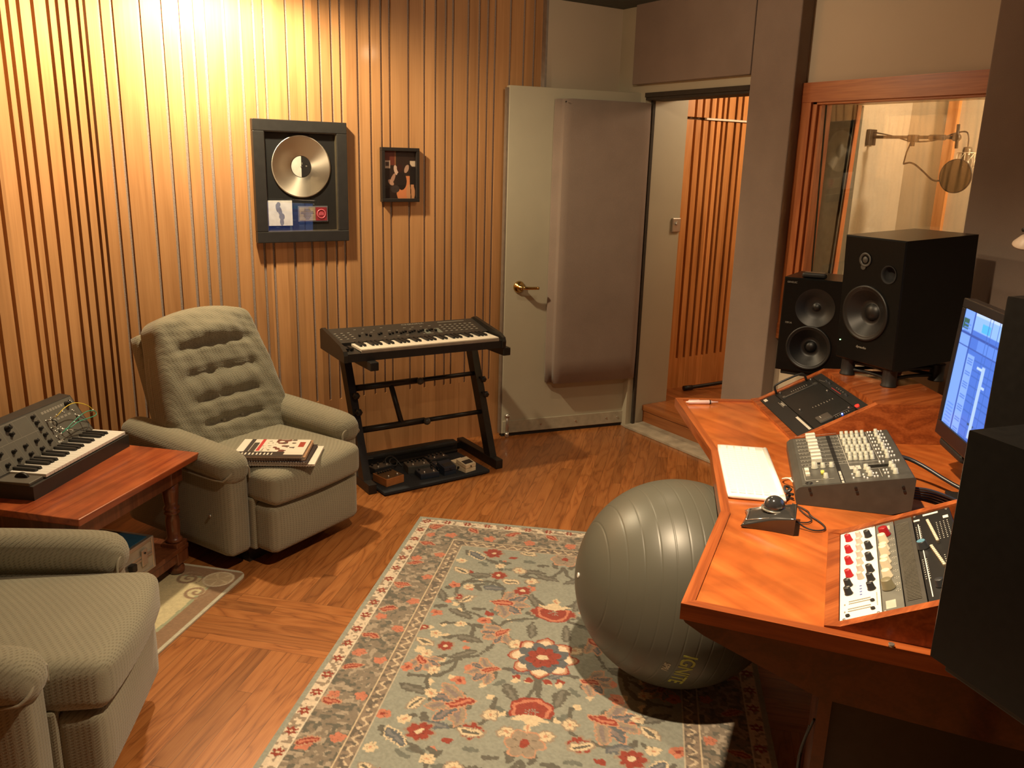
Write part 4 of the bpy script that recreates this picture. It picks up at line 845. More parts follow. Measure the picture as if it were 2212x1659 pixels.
pedal(1.985, 3.690, R(5), .075, .12, .032, nv, 'dark blue effects pedal left of the cream pedal', 0, 'comp')
pedal(1.990, 3.855, R(6), .12, .07, .035, dk, 'dark effects pedal with silver switches at the back right of the pedalboard', 4)
pedal(1.665, 3.868, R(10), .11, .07, .035, dk, 'dark effects pedal behind the orange one', 3, top=gy)
pedal(1.965, 3.775, R(-5), .045, .075, .030, dk, 'narrow dark effects pedal between the grey and the blue pedals', 1)
cable('coiled_cable', [(1.78, 3.90, .03), (1.74, 3.93, .07), (1.79, 3.955, .09), (1.83, 3.94, .06), (1.80, 3.90, .035), (1.76, 3.92, .065), (1.81, 3.95, .08), (1.84, 3.91, .03)], .004, black, 'black cable coiled at the back of the pedalboard')

# ================================================================== EXERCISE BALL
BR_ = .331; BZ = .0118+BR_; BC = Vector((1.81, 1.77, BZ)); ax = Vector((-.907, .404, .12)).normalized()
ball = thing('exercise_ball', 'large grey-green ribbed exercise ball on the rug under the desk', 'exercise ball', (BC.x, BC.y, 0))
prof = []
N_ = 520
for i in range(N_+1):
    a = -PI/2+PI*i/N_; zz = BR_*math.sin(a); r0 = BR_*math.cos(a); g = 0
    for k in range(-7, 8):
        zc = k*.0405
        g += .0010*math.exp(-((zz-zc)/.0013)**2)
    prof.append((max(0, r0-g*math.cos(a)), zz-g*math.sin(a)))
prof[0] = (0, -BR_); prof[-1] = (0, BR_)
b = BM(); q = ax.to_track_quat('Z', 'Y').to_matrix().to_4x4(); lathe(b, prof, 96, Matrix.Translation((0, 0, BZ)) @ q, cap=False)
bm_ = plain('ball_vinyl', (.095, .092, .070), .40, coat=0, noise=.03, scale=3); obj('ball', b, bm_, ball)
b = BM(); cyl(b, .008, -.002, .003, 12, Matrix.Translation(Vector((0, 0, BZ))+ax*BR_) @ q); obj('valve_plug', b, whitek, ball)
c0 = Vector((-.600, -.69, -.40)).normalized(); tx = (Vector((-.56, -.56, -.61))-Vector((-.60, -.767, -.235))).normalized(); tx = (tx-c0*tx.dot(c0)).normalized(); ty = c0.cross(tx)
def onball(ox, oy):
    def f(co):
        p = c0+(tx*(co.x+ox)+ty*(co.y+oy))/BR_; return Vector((0, 0, BZ))+p.normalized()*(BR_+.0006+co.z)
    return f
yel = plain('ball_print', (.36, .36, .05), .5); text('lettering', 'IGNITE', .062, yel, ball, (0, 0, 0), conform=onball(-.075, -.004), bold=.0012, squash=.78, ext=.0003)
text('lettering', 'SPRI', .026, plain('ball_print2', (.45, .40, .30), .5), ball, (0, 0, 0), conform=onball(-.022, -.045), bold=.001, squash=.8, ext=.0003)

# ================================================================== DESK
DZ = .73
dk_ = thing('studio_desk', 'orange stained wooden mixing desk with angled wings and sunken racks', 'desk', (1.83, 1.66, 0))
A = Vector((1.205, 1.160)); M1 = Vector((1.654, 1.474)); M2 = Vector((2.007, 1.857)); B_ = Vector((2.352, 2.394))
dn = Vector((.585, -.811)); df = Vector((.845, -.535)); A2 = A+dn*.92; B2 = B_+df*.93
K1 = Vector((2.82, 1.32)); K2 = Vector((2.36, .83))
OUT = [A, M1, M2, B_, B2, K1, K2, A2]
def poly_in(P, d):
    n = len(P); r = []; area = sum(P[i].x*P[(i+1) % n].y-P[(i+1) % n].x*P[i].y for i in range(n)); s = 1 if area > 0 else -1
    for i in range(n):
        a, b_, c = P[i-1], P[i], P[(i+1) % n]; e1 = (b_-a).normalized(); e2 = (c-b_).normalized(); n1 = Vector((-e1.y, e1.x))*s; n2 = Vector((-e2.y, e2.x))*s
        k = (n1+n2); k = k/k.dot(n1) if abs(k.dot(n1)) > 1e-6 else n1; r.append(b_+k*d)
    return r
INN = poly_in(OUT, .026)
b = BM(); prism(b, [tuple(p) for p in INN][::1], DZ-.03, DZ); obj_w('desk_top', b, deskw, dk_)
for i in range(len(OUT)):                          # edge trims, mitred, a little proud of the top
    j = (i+1) % len(OUT); b = BM(); d = (OUT[j]-OUT[i]).normalized(); an = math.atan2(d.y, d.x)
    prism(b, [tuple(OUT[i]), tuple(OUT[j]), tuple(INN[j]), tuple(INN[i])], DZ-.032, DZ+.006)
    o = obj_w('edge_trim', b, desktr, dk_)
    o.data.transform(Matrix.Rotation(-an, 4, 'Z') @ Matrix.Translation((-(OUT[i].x-1.83), -(OUT[i].y-1.66), 0))); o.matrix_local = Matrix.Translation((OUT[i].x-1.83, OUT[i].y-1.66, 0)) @ Matrix.Rotation(an, 4, 'Z')
def frame2(O, n2):
    n2 = Vector(n2).normalized(); X = Vector((n2.y, -n2.x)); return Matrix.Translation((O[0], O[1], DZ)) @ Matrix.Rotation(math.atan2(X.y, X.x), 4, 'Z')
FAR = frame2((2.626, 2.19), (.845, -.535)); NEAR = frame2((1.807, 1.203), (.592, -.806))
SLP = R(27)
def pod(F, inner_left, depth):
    RWD = .462
    for x0, x1 in ((-.026, -.002), (RWD+.002, RWD+.026)):
        b = BM(); prism(b, [(-.03, .0005), (-.03, .010), (.0, .014), (.252, .143), (depth, .143), (depth, .0005)], x0, x1, YZ); bmesh.ops.transform(b, matrix=F, verts=b.verts[:]); obj_w('rack_side', b, desktr, dk_)
    b = BM(); box(b, -.002, RWD+.002, -.03, -.002, .0005, .010); bmesh.ops.transform(b, matrix=F, verts=b.verts[:]); obj_w('rack_front_rail', b, desktr, dk_)
    b = BM(); box(b, -.002, RWD+.002, .262, depth, .112, .136); bmesh.ops.transform(b, matrix=F, verts=b.verts[:]); obj_w('rack_shelf', b, desktr, dk_)
    b = BM(); box(b, -.002, RWD+.002, depth-.02, depth, .001, .112); bmesh.ops.transform(b, matrix=F, verts=b.verts[:]); obj_w('rack_back', b, deskdk, dk_)
pod(FAR, True, .56); pod(NEAR, False, .52)
# side aprons
def apron(P, d, off):
    b = BM(); pts = [(.0, .698), (.006, .698), (.012, .690), (.054, .668), (.135, .640), (.30, .583), (.59, .573), (.88, .570), (.88, .698)]
    an = math.atan2(d.y, d.x); M_ = Matrix.Translation((P.x, P.y, 0)) @ Matrix.Rotation(an, 4, 'Z') @ Matrix(((1, 0, 0, 0), (0, 0, -1, 0), (0, 1, 0, 0), (0, 0, 0, 1)))
    prism(b, pts, -.024, -.004, Matrix.Translation((P.x, P.y, 0)) @ Matrix.Rotation(an, 4, 'Z') @ Matrix(((1, 0, 0, 0), (0, 0, off, 0), (0, 1, 0, 0), (0, 0, 0, 1)))); return obj_w('side_apron', b, deskdk, dk_)
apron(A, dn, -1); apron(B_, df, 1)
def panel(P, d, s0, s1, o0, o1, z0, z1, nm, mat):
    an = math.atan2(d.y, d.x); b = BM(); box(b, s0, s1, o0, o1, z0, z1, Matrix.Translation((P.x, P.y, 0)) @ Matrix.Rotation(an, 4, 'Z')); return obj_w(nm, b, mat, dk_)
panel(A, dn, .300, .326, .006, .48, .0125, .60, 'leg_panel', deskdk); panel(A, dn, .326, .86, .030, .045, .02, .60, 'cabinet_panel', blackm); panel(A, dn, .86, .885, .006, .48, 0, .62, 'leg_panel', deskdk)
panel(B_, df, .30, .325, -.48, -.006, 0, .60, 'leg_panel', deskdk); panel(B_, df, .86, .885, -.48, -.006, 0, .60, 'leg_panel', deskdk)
for k, (o, z) in enumerate(((.02, .52), (.05, .47), (.015, .42))):
    s_ = .285; P0 = A+dn*s_; nn = Vector((-dn.y, dn.x)); pts = [tuple(P0+nn*(o+.02*math.sin(j*1.7+k))+dn*(.012*math.cos(j*2.1+k)))+(z-j*.09,) for j in range(6) if z-j*.09 > .01]
    cable('hanging_cable', pts, .0028, black, ('black cable hanging highest beside the near desk leg', 'black cable dangling inside the near desk leg', 'black cable lowest beside the near desk leg')[k], group='cables hanging by the desk leg')
b = BM(); cyl(b, .006, 0, .006, 10); tag(obj('small_screw', b, silver, loc=(1.452, .822, DZ+.0065)), 'small metal screw lying on the near edge trim of the desk', 'screw')

# ------------------------------------------------------------------ rack gear (local frame: x right, y up-slope, z out of the panel)
def rack_matrix(F): return F @ Matrix.Translation((0, 0, .008)) @ Matrix.Rotation(SLP, 4, 'X')
def unit(F, y0, y1, name, label, mat, z=0.0):
    M_ = rack_matrix(F) @ Matrix.Translation((0, y0, z)); t = thing(name, label, 'rack unit', group=None); t.matrix_world = M_
    b = BM(); box(b, 0, .462, .0008, y1-y0-.0008, -.004, .002, bev=.0008, seg=1); box(b, .02, .442, .002, y1-y0-.002, -.03, -.004); p = obj('front_panel', b, mat, t); return t
def put_knob(t, proto, pos, name, mat, r, h, seg=16, skirt=True, ind=None):
    key = (name, r, h, mat.name)
    if key not in proto:
        b = BM(); pf = [(r*1.12, 0), (r*1.12, h*.12), (r, h*.2), (r*.86, h*.96), (r*.8, h), (0, h)] if skirt else [(r, 0), (r*.92, h*.95), (r*.85, h), (0, h)]; lathe(b, pf, seg)
        if ind: box(b, -.0007, .0007, r*.1, r*.8, h, h+.0004, mi=1)
        proto[key] = obj(name, b, [mat, ind] if ind else mat, t, pos); return proto[key]
    return inst(proto[key], pos, parent=t)
PR = {}
kred = plain('knob_red', (.42, .02, .03), .35, noise=.05); kgrey = plain('knob_pale', (.58, .52, .46), .45, noise=.05); kblk = plain('knob_black', (.025, .027, .03), .4); kcrm = plain('knob_cream', (.75, .66, .48), .4, noise=.05); kmar = plain('knob_maroon', (.30, .012, .015), .35)
scr = lambda t, pts: [put_knob(t, PR, (x, y, .002), 'rack_screw', silver, .0035, .0015, 12, False) for x, y in pts]
u = unit(NEAR, 0, .0875, 'channel_preamp', 'white faced rack preamp with red, grey and black knobs in the near rack', plain('rack_white', (.86, .80, .70), .45, noise=.02))
for x in (.064, .133, .198, .268): put_knob(u, PR, (x-.012, .023, .002), 'knob', kred, .0085, .017, ind=white_ink)
for x in (.314, .354): put_knob(u, PR, (x-.010, .021, .002), 'knob', kblk, .0085, .017, ind=white_ink)
for i in range(7): put_knob(u, PR, (.046+i*.039, .048, .002), 'knob', kgrey, .0072, .015)
for x in (.069, .138, .203, .268, .313, .357): put_knob(u, PR, (x-.012, .070, .002), 'knob', kblk, .0085, .017, ind=white_ink)
b = BM()
for i, x in enumerate((.318, .332, .346, .360)): box(b, x-.002, x+.002, .044, .049, .002, .003)
obj('button', b, plain('blue_button', (.12, .16, .45), .4), u)
b = BM(); box(b, .380, .384, .020, .066, .002, .0025); box(b, .390, .394, .020, .066, .002, .0025); box(b, .413, .417, .018, .066, .002, .0025); box(b, .423, .427, .018, .066, .002, .0025)
for x in (.392, .425): box(b, x-.004, x+.004, .010, .013, .002, .0022)
for k in range(12): box(b, .365+k*.005, .368+k*.005, .078, .0805, .002, .0022)
obj('panel_print', b, plain('print_grey', (.22, .20, .17), .6), u)
for x, y in ((.400, .070), (.436, .070), (.445, .018)): put_knob(u, PR, (x, y, .002), 'toggle', blackm, .005, .004, 12, False)
scr(u, ((.004, .082), (.456, .010), (.457, .080)))
u = unit(NEAR, .088, .1325, 'equalizer_unit', 'grey rack equalizer with one maroon knob and cream knobs in the near rack', plain('rack_grey', (.13, .13, .11), .5))
put_knob(u, PR, (.075, .022, .002), 'knob', kmar, .0125, .022, 20)
for i, x in enumerate((.12, .16, .19, .232, .265, .305)): put_knob(u, PR, (x, .018, .002), 'knob', kcrm, .0105, .018 if i % 2 else .024, 18)
put_knob(u, PR, (.36, .018, .002), 'knob', plain('knob_olive', (.20, .18, .11), .45), .013, .022, 20)
b = BM()
for i, x in enumerate((.105, .14, .175, .21, .245, .28, .315, .345, .375)):
    for k in range(4): box(b, x+.004*math.cos(k*1.6), x+.004*math.cos(k*1.6)+.003, .035+.004*math.sin(k*1.6), .0365+.004*math.sin(k*1.6), .002, .0023)
box(b, .415, .450, .008, .028, .002, .0022); box(b, .02, .045, .028, .034, .002, .0022); obj('panel_print', b, plain('print_pale', (.45, .42, .34), .6), u)
scr(u, ((.007, .038), (.456, .006)))
u = unit(NEAR, .133, .1765, 'vent_panel', 'dark slotted vent panel between the grey and black units of the near rack', plain('vent_dark', (.05, .045, .035), .6))
b = BM()
for k in range(62): box(b, .03+k*.0066, .0328+k*.0066, .006, .034, .002, .0035)
obj('louvre', b, plain('louvre', (.12, .11, .085), .5), u)
u = unit(NEAR, .177, .265, 'patch_unit', 'black rack unit with rows of white dots and pale beads in the near rack', satin)
b = BM()
for blk in (.075, .26):
    for i in range(10):
        for j in (.004, .012, .050, .058, .066, .074):
            if blk+i*.0105 < .40: box(b, blk+i*.0105, blk+i*.0105+.002, j, j+.0022, .002, .0025)
box(b, .06, .44, -.001+.0105, .0115, .002, .0024); box(b, .030, .040, .002, .016, .002, .0024); box(b, .008, .018, .025, .060, .002, .0024); box(b, .044, .060, .068, .080, .002, .0024); obj('panel_print', b, white_ink, u)
for x0, n, y0, y1 in ((.066, 14, .034, .046), (.215, 12, .030, .048)):
    for i in range(n): put_knob(u, PR, (x0+i*.0095, y0+(y1-y0)*i/n, .002), 'slider_cap', kcrm, .0038, .009, 10, False)
put_knob(u, PR, (.20, .012, .002), 'knob', kblk, .012, .018, 18); b = BM(); cyl(b, .009, 0, .0006, 18, T(.20, .012, .0202)); obj('knob_cap', b, plain('cap_blue', (.10, .25, .35), .4), u); put_knob(u, PR, (.40, .03, .002), 'knob', kblk, .010, .016, 18)
scr(u, ((.008, .006), (.008, .080)))

u = unit(FAR, 0, .062, 'power_unit', 'plain black rack unit with white side lettering, lowest in the far rack', black)
text('lettering', 'FURMAN', .016, white_ink, u, (.014, .010, .0022), (0, 0, 0)) if False else None
b = BM(); box(b, .012, .040, .010, .023, .002, .0024)
for k in range(14): box(b, .300+k*.0105, .3085+k*.0105, .047, .056, .002, .0024)
obj('panel_print', b, plain('print_cream', (.55, .50, .42), .6), u)
b = BM(); box(b, .10, .165, .045, .0465, .002, .0024); box(b, .10, .165, .058, .0595, .002, .0024); box(b, .115, .155, .0485, .0565, .002, .0024); obj('badge', b, dim_ink, u)
u = unit(FAR, .0625, .225, 'stereo_compressor', 'large black rack unit with side handle and blue light in the far rack', satin)
b = BM(); tube(b, [(.006, .008, .002), (.006, .008, .030), (.006, .020, .040), (.006, .125, .040), (.006, .137, .030), (.006, .137, .002)], .0045, 8, smooth=1); obj('handle', b, blackm, u)
b = BM(); tube(b, [(.456, .075, .002), (.456, .075, .014), (.456, .083, .018), (.456, .150, .018), (.456, .157, .014), (.456, .157, .002)], .003, 8, smooth=1); obj('handle', b, blackm, u)
for x, y in ((.026, .018), (.027, .148), (.262, .018), (.20, .15), (.42, .145)): put_knob(u, PR, (x, y, .002), 'toggle', silver, .0038, .008, 10, False)
b = BM(); box(b, .075, .085, .012, .155, .002, .0045, bev=.001); box(b, .07, .090, .010, .022, .002, .006); box(b, .07, .09, .138, .152, .002, .006)
box(b, .385, .445, .030, .080, .002, .010, bev=.003); obj('meter_bezel', b, plain('bezel_dark', (.05, .05, .046), .3, coat=.5), u)
b = BM()
for k in range(8): box(b, .045+.001*(k % 2), .058, .055+k*.009, .057+k*.009, .002, .0024)
obj('scale_print', b, dim_ink, u); b = BM()
for k in range(8): box(b, .275, .283+.003*(k % 3), .060+k*.011, .062+k*.011, .002, .0024)
obj('ratio_print', b, dim_ink, u); b = BM()
for k in range(7): box(b, .425, .440, .088+k*.008, .0895+k*.008, .002, .0024)
obj('level_print', b, dim_ink, u); b = BM()
for k in range(7): box(b, .431, .433, .035+k*.005, .0365+k*.005, .0101, .0104)
obj('meter_print', b, dim_ink, u)
b = BM(); box(b, .395, .412, .045, .0463, .0101, .0104); obj('needle', b, white_ink, u)
b = BM(); cyl(b, .0028, 0, .003, 10, T(.437, .112, .002)); obj('blue_light', b, glow('led_blue', (.08, .15, 1), 14), u)
u = unit(FAR, .2255, .265, 'monitor_controller', 'narrow black rack unit with a glowing red button, topmost in the far rack', black)
b = BM(); box(b, .180, .270, .010, .0125, .002, .0026); obj('red_line', b, glow('red_line', (.9, .06, .04), .5), u)
b = BM(); cyl(b, .0075, 0, .005, 16, T(.427, .009, .002)); obj('power_button', b, glow('led_red', (1, .02, .01), 3), u)
b = BM()
for k in range(4): box(b, .20+k*.02, .204+k*.02, .022, .025, .002, .0026)
for k in range(5): box(b, .06+k*.01, .066+k*.01, .008+k*.002, .0095+k*.002, .002, .0026)
obj('panel_print', b, dim_ink, u)
for x, y in ((.307, .018), (.11, .02), (.14, .02)): put_knob(u, PR, (x, y, .002), 'knob', kblk, .006, .010, 12)

# ================================================================== MIXER
mx_ = thing('mixing_console', 'grey mixing console with pale knobs and faders in the middle of the desk', 'mixer', (1.891, 1.41, DZ+.001), math.atan2(-.732, .681))
MD, ML, H0, H1 = .300, .445, .052, .116
b = BM()
pr_ = [(0, 0), (-.004, .012), (-.006, H0-.012), (.002, H0-.002), (.010, H0+.001), (MD-.006, H1), (MD, H1-.006), (MD, .02), (MD-.05, 0)]
prism(b, [(x, y) for x, y in pr_], -ML, 0, Matrix(((1, 0, 0, 0), (0, 0, -1, 0), (0, 1, 0, 0), (0, 0, 0, 1)))); obj('case', b, plain('mixer_grey', (.065, .062, .052), .42, .1), mx_)
MM = Matrix.Translation((0, 0, H0-.0015)) @ Matrix.Rotation(-math.atan2(H1-H0, MD), 4, 'Y')       # local: x depth, y along, z out
b = BM(); box(b, .012, .300, .006, ML-.006, .0, .0018, MM); fpn = obj('face_plate', b, plain('mixer_face', (.095, .094, .082), .38, .2), mx_)
b = BM(); box(b, .114, .126, .008, ML-.008, .0018, .0022, MM); obj('black_stripe', b, black, fpn)
b = BM()
for k, (x, l) in enumerate(((.0, .03), (.035, .010), (.05, .022), (.078, .014))):
    for j in range(int(l/.0045)+1): box(b, .117, .123, .098-x-j*.0045-.0035, .098-x-j*.0045, .0022, .0025, MM)
for k in range(9): y = .165+k*.0345; box(b, .020, .150, y+.018, y+.0188, .0018, .0022, MM)
for k in range(8):
    for x in (.022, .031, .040, .055, .094, .135, .145): y = .182+k*.0345; box(b, x, x+.002, y-.0095, y-.0075, .0018, .0023, MM)
box(b, .150, .1512, .13, .44, .0018, .0022, MM); box(b, .236, .2368, .13, .44, .0018, .0022, MM); box(b, .028, .285, .162, .1628, .0018, .0022, MM); box(b, .022, .10, .045, .0458, .0018, .0022, MM); box(b, .022, .0228, .045, .15, .0018, .0022, MM); box(b, .150, .165, .108, .135, .0018, .0023, MM); box(b, .167, .180, .105, .135, .0018, .0023, MM)
for x in (.19, .268): box(b, x, x+.0008, .10, .135, .0018, .0022, MM)
box(b, .19, .268, .135, .1358, .0018, .0022, MM); box(b, .19, .268, .10, .1008, .0018, .0022, MM); box(b, .225, .2258, .03, .095, .0018, .0022, MM); box(b, .05, .056, .028, .034, .0018, .0022, MM); box(b, .03, .036, .026, .03, .0018, .0022, MM)
obj('panel_print', b, plain('mixer_print', (.52, .50, .43), .5), fpn)
b = BM(); box(b, .198, .258, .106, .128, .0018, .0026, MM); obj('display', b, plain('lcd', (.012, .012, .010), .15, coat=.5), fpn)
fcap = plain('fader_cap', (.62, .60, .50), .4, noise=.03); kpl = plain('mixer_knob', (.42, .42, .34), .45, noise=.04)
b = BM(); v = box(b, -.015, .015, -.0075, .0075, .004, .019, bev=.0015, seg=1)
for q in b.verts:
    if q.co.z > .010: q.co.z -= .005*math.exp(-(q.co.x/.006)**2)
box(b, -.002, .002, -.001, .001, -.001, .005); f0 = obj('fader', b, fcap, mx_)
for k in range(8): o = f0 if k == 0 else inst(f0, (0, 0, 0)); o.matrix_local = MM @ T(.066+.001*(k % 3), .182+k*.0345, .0018)
b = BM(); lathe(b, [(.0072, 0), (.0072, .0015), (.0058, .003), (.0052, .0135), (0, .014)], 14); m0 = obj('knob', b, kpl, mx_); fst = True
for k in range(8):
    for x in (.160, .175, .190, .205, .221, .262):
        o = m0 if fst else inst(m0, (0, 0, 0)); fst = False; o.matrix_local = MM @ T(x+(.003 if k % 2 else 0), .182+k*.0345+(.006 if x < .18 else 0), .0018)
for x, y, s_ in ((.056, .142, 1.5), (.079, .142, 1.1), (.103, .142, 1.1), (.079, .054, 1.1), (.162, .078, 1.15), (.164, .045, 1.15), (.192, .098, 1.15), (.195, .073, 1.15), (.196, .043, 1.15), (.260, .105, 1.15), (.262, .079, 1.15), (.262, .046, 1.15)):
    o = inst(m0, (0, 0, 0)); o.matrix_local = MM @ T(x, y, .0018) @ Matrix.Scale(s_, 4)
b = BM(); box(b, -.0022, .0022, -.0022, .0022, 0, .005, bev=.0006, seg=1); n0 = obj('button', b, whitek, mx_); fst = True
for k in range(8):
    for x in (.242, .250, .274, .282): o = n0 if fst else inst(n0, (0, 0, 0)); fst = False; o.matrix_local = MM @ T(x, .190+k*.0345, .0018)
for x, y in [(.15, .06), (.15, .03), (.178, .05), (.178, .03), (.205, .055), (.213, .055), (.205, .03), (.213, .03), (.235, .075), (.243, .075), (.235, .05), (.243, .05), (.24, .02), (.185, .02), (.235, .145), (.245, .145), (.27, .145), (.278, .145), (.286, .145)]: o = inst(n0, (0, 0, 0)); o.matrix_local = MM @ T(x, y, .0018)
b = BM(); box(b, .026, .038, .112, .136, .0018, .008, MM, bev=0); box(b, .026, .038, .080, .096, .0018, .008, MM); obj('square_button', b, plain('lit_button', (.75, .70, .56), .4), mx_)
b = BM(); lathe(b, [(.0055, 0), (.005, .012), (0, .0125)], 14, MM @ T(.073, .084, .0018)); obj('yellow_knob', b, plain('knob_yellow', (.75, .70, .12), .4), mx_)
b = BM(); lathe(b, [(.010, 0), (.010, .002), (.006, .003), (.004, .001)], 16, MM @ T(.030, .020, .0018), cap=False); obj('headphone_jack', b, blackm, mx_)
for x in (.03, .15, .27):
    for dx, dz in ((0, 0), (.005, -.012)):
        b = BM(); cyl(b, .004, 0, .002, 10, T(x+dx, -.0, .045+dz+x*.15, rx=PI/2)); obj('side_screw', b, blackm, mx_)
bpy.context.view_layer.update(); MXW = mx_.matrix_world.copy()
mp_ = lambda x, y, z: tuple(MXW @ Vector((x, y, z)))
cbl = plain('cable_black', (.02, .02, .022), .35)
labs = ['topmost thick black cable from the back of the mixer', 'black cable second from the top behind the mixer', 'black cable in the middle of the bundle behind the mixer', 'black cable fourth in the bundle behind the mixer', 'lowest black cable of the bundle behind the mixer']
for k in range(5):
    y = .03+k*.012; cable('audio_cable', [mp_(MD+.002, y, .075-k*.011), mp_(MD+.05, y, .075-k*.012), mp_(MD+.14, y-.02-k*.012, .05-k*.006), mp_(MD+.24, y-.03-k*.02, .022-k*.002), mp_(MD+.34, y-.01-k*.02, .008)], .0045, cbl, labs[k], group='audio cables behind the mixer')
cable('audio_cable', [mp_(MD+.002, .30, .08), mp_(MD+.06, .29, .07), mp_(MD+.16, .20, .03), mp_(MD+.28, .12, .008), mp_(MD+.38, .10, .008)], .0065, cbl, 'single thick black cable leaving the far side of the mixer')
cable('data_cable', [mp_(.02, .215, .004), mp_(-.02, .19, .004), mp_(-.035, .16, .012), mp_(-.015, .13, .03), mp_(-.004, .12, .02)], .0025, plain('cable_white', (.85, .75, .65), .4), 'white cable between the white keyboard and the mixer')
cable('tangled_cable', [mp_(-.01, .02, .02), mp_(-.03, .04, .015), mp_(-.012, .07, .02), mp_(-.035, .06, .03), mp_(-.03, .02, .02), mp_(-.012, .03, .035), mp_(-.03, .055, .012), mp_(-.012, .05, .008), mp_(-.03, .01, .006)], .004, plain('cable_dark', (.03, .03, .03), .3), 'black cable tangled in front of the mixer', sm=3)

# ================================================================== WHITE KEYBOARD, TRACKBALL, PEN
kd = Vector((1.869-2.178, 1.426-1.766, 0)); ka_ = math.atan2(kd.y, kd.x)
wk = thing('computer_keyboard', 'glossy white computer keyboard on the desk left of the mixer', 'keyboard', (2.178, 1.766, DZ+.001), ka_)
b = BM(); puffy(b, 0, .46, -.165, 0, 0, .013, .006, 6); obj('case', b, whitek, wk)
b = BM(); tube(b, [(.02, -.010, .010), (.44, -.010, .010)], .009, 12); obj('rear_roll', b, whitek, wk)
b = BM(); box(b, 0, .0185, 0, .0185, .0125, .0140, bev=.0008, seg=1); kk = obj('key_cap', b, whitek, wk); fst = True
for r_ in range(5):
    for c_ in range(20):
        o = kk if fst else inst(kk, (0, 0, 0)); fst = False; o.location = (.018+c_*.0212, -.155+r_*.0235, 0)
tbl = thing('trackball', 'glossy black trackball mouse on the desk in front of the white keyboard', 'trackball', (1.626, 1.377, DZ+.001), math.atan2(-.8, .6))
# local: x toward the back, y across (0 near camera .. toward keyboard)
bz = lambda x: .006+.040*(x/.135)
b = BM(); pts = []
NX, NY = 22, 22; G = []
for i in range(NX+1):
    row = []
    for j in range(NY+1):
        u_, v_ = i/NX, j/NY
        wy = .112*(1-.10*math.sin(PI*u_)); x = u_*.135+.010*math.sin(PI*v_)*(1 if u_ > .5 else -1)*0-.008*math.cos(PI*(v_-.5))*(1-u_)*-1; y = .056+(v_-.5)*wy
        ed = min(1, 8*min(u_, 1-u_), 8*min(v_, 1-v_)); r_ = math.hypot(x-.078, y-.056)
        z = bz(x)+.006*ed**.5+.016*math.exp(-(r_/.040)**2)+.004*math.sin(PI*v_)*(1-u_); row.append(b.verts.new((x, y, z)))
    G.append(row)
for i in range(NX):
    for j in range(NY): f = b.faces.new((G[i][j], G[i+1][j], G[i+1][j+1], G[i][j+1])); f.smooth = True
bd = [G[i][0] for i in range(NX+1)]+[G[NX][j] for j in range(1, NY+1)]+[G[i][NY] for i in range(NX-1, -1, -1)]+[G[0][j] for j in range(NY-1, 0, -1)]
lo = [b.verts.new((v.co.x*.96+.004, .056+(v.co.y-.056)*.92, 0)) for v in bd]
for i in range(len(bd)): b.faces.new((bd[i], bd[(i+1) % len(bd)], lo[(i+1) % len(bd)], lo[i]))
b.faces.new(lo[::-1]); obj('shell', b, plain('tb_shell', (.035, .034, .032), .18, coat=.8, noise=.03), tbl)
b = BM(); lathe(b, [(.034, 0), (.034, .003), (.029, .004), (.028, .0)], 40, T(.078, .056, .046), cap=False); obj('scroll_ring', b, plain('tb_ring', (.28, .27, .23), .3, .5), tbl)
b = BM(); bmesh.ops.create_uvsphere(b, u_segments=40, v_segments=24, radius=.0275, matrix=T(.078, .056, .0545)); obj('ball', b, plain('tb_ball', (.03, .031, .033), .12, coat=1, noise=.02), tbl, smooth=True)
b = BM(); tube(b, [(.012, .016, bz(.012)+.0085), (.014, .056, bz(.014)+.013), (.012, .096, bz(.012)+.0085)], .0018, 8, smooth=1); tube(b, [(.012, .016, bz(.012)+.0085), (.07, .012, bz(.07)+.009)], .0014, 6); tube(b, [(.012, .096, bz(.012)+.0085), (.07, .100, bz(.07)+.009)], .0014, 6); obj('silver_trim', b, silver, tbl)
TW = tbl.matrix_basis.copy(); bpy.context.view_layer.update(); TW = tbl.matrix_world.copy(); tp = lambda x, y, z: tuple(TW @ Vector((x, y, z)))
cable('mouse_cable', [tp(.136, .06, .02), tp(.16, .055, .006), tp(.19, .05, .004), tp(.215, .075, .004), tp(.20, .115, .004), tp(.17, .15, .004), tp(.165, .185, .004), mp_(-.012, -.012, .004)], .0022, cbl, 'thin black cable curving from the trackball toward the mixer')
cable('mouse_cable', [tp(.136, .09, .004), tp(.165, .095, .004), tp(.18, .125, .004), tp(.155, .16, .004), tp(.14, .19, .004)], .0018, cbl, 'short thin black cable looped close beside the trackball')
pn = thing('marker_pen', 'pale pink highlighter pen at the far left tip of the desk', 'pen', (2.338, 2.318, DZ+.0085), math.atan2(-.07, .135))
b = BM(); lathe(b, [(0, 0), (.003, .001), (.004, .008), (.0075, .012), (.008, .095), (.006, .104), (.003, .112), (.002, .132), (0, .134)], 20, Matrix.Rotation(PI/2, 4, 'Y')); obj('barrel', b, plain('pen_pink', (.72, .52, .48), .35, noise=.02), pn)
b = BM(); box(b, .012, .055, -.002, .002, .0075, .0095); obj('clip', b, plain('pen_clip', (.66, .48, .45), .35), pn)
b = BM(); cyl(b, .0085, .096, .101, 16, Matrix.Rotation(PI/2, 4, 'Y')); obj('grip_ring', b, black, pn)
pd = thing('desk_tray', 'dark rounded tray behind the mixer beside the right rack', 'tray', (2.36, 1.20, DZ+.001), R(-45)); b = BM(); puffy(b, 0, .12, -.14, 0, 0, .022, .010, 8); obj('tray', b, black, pd)

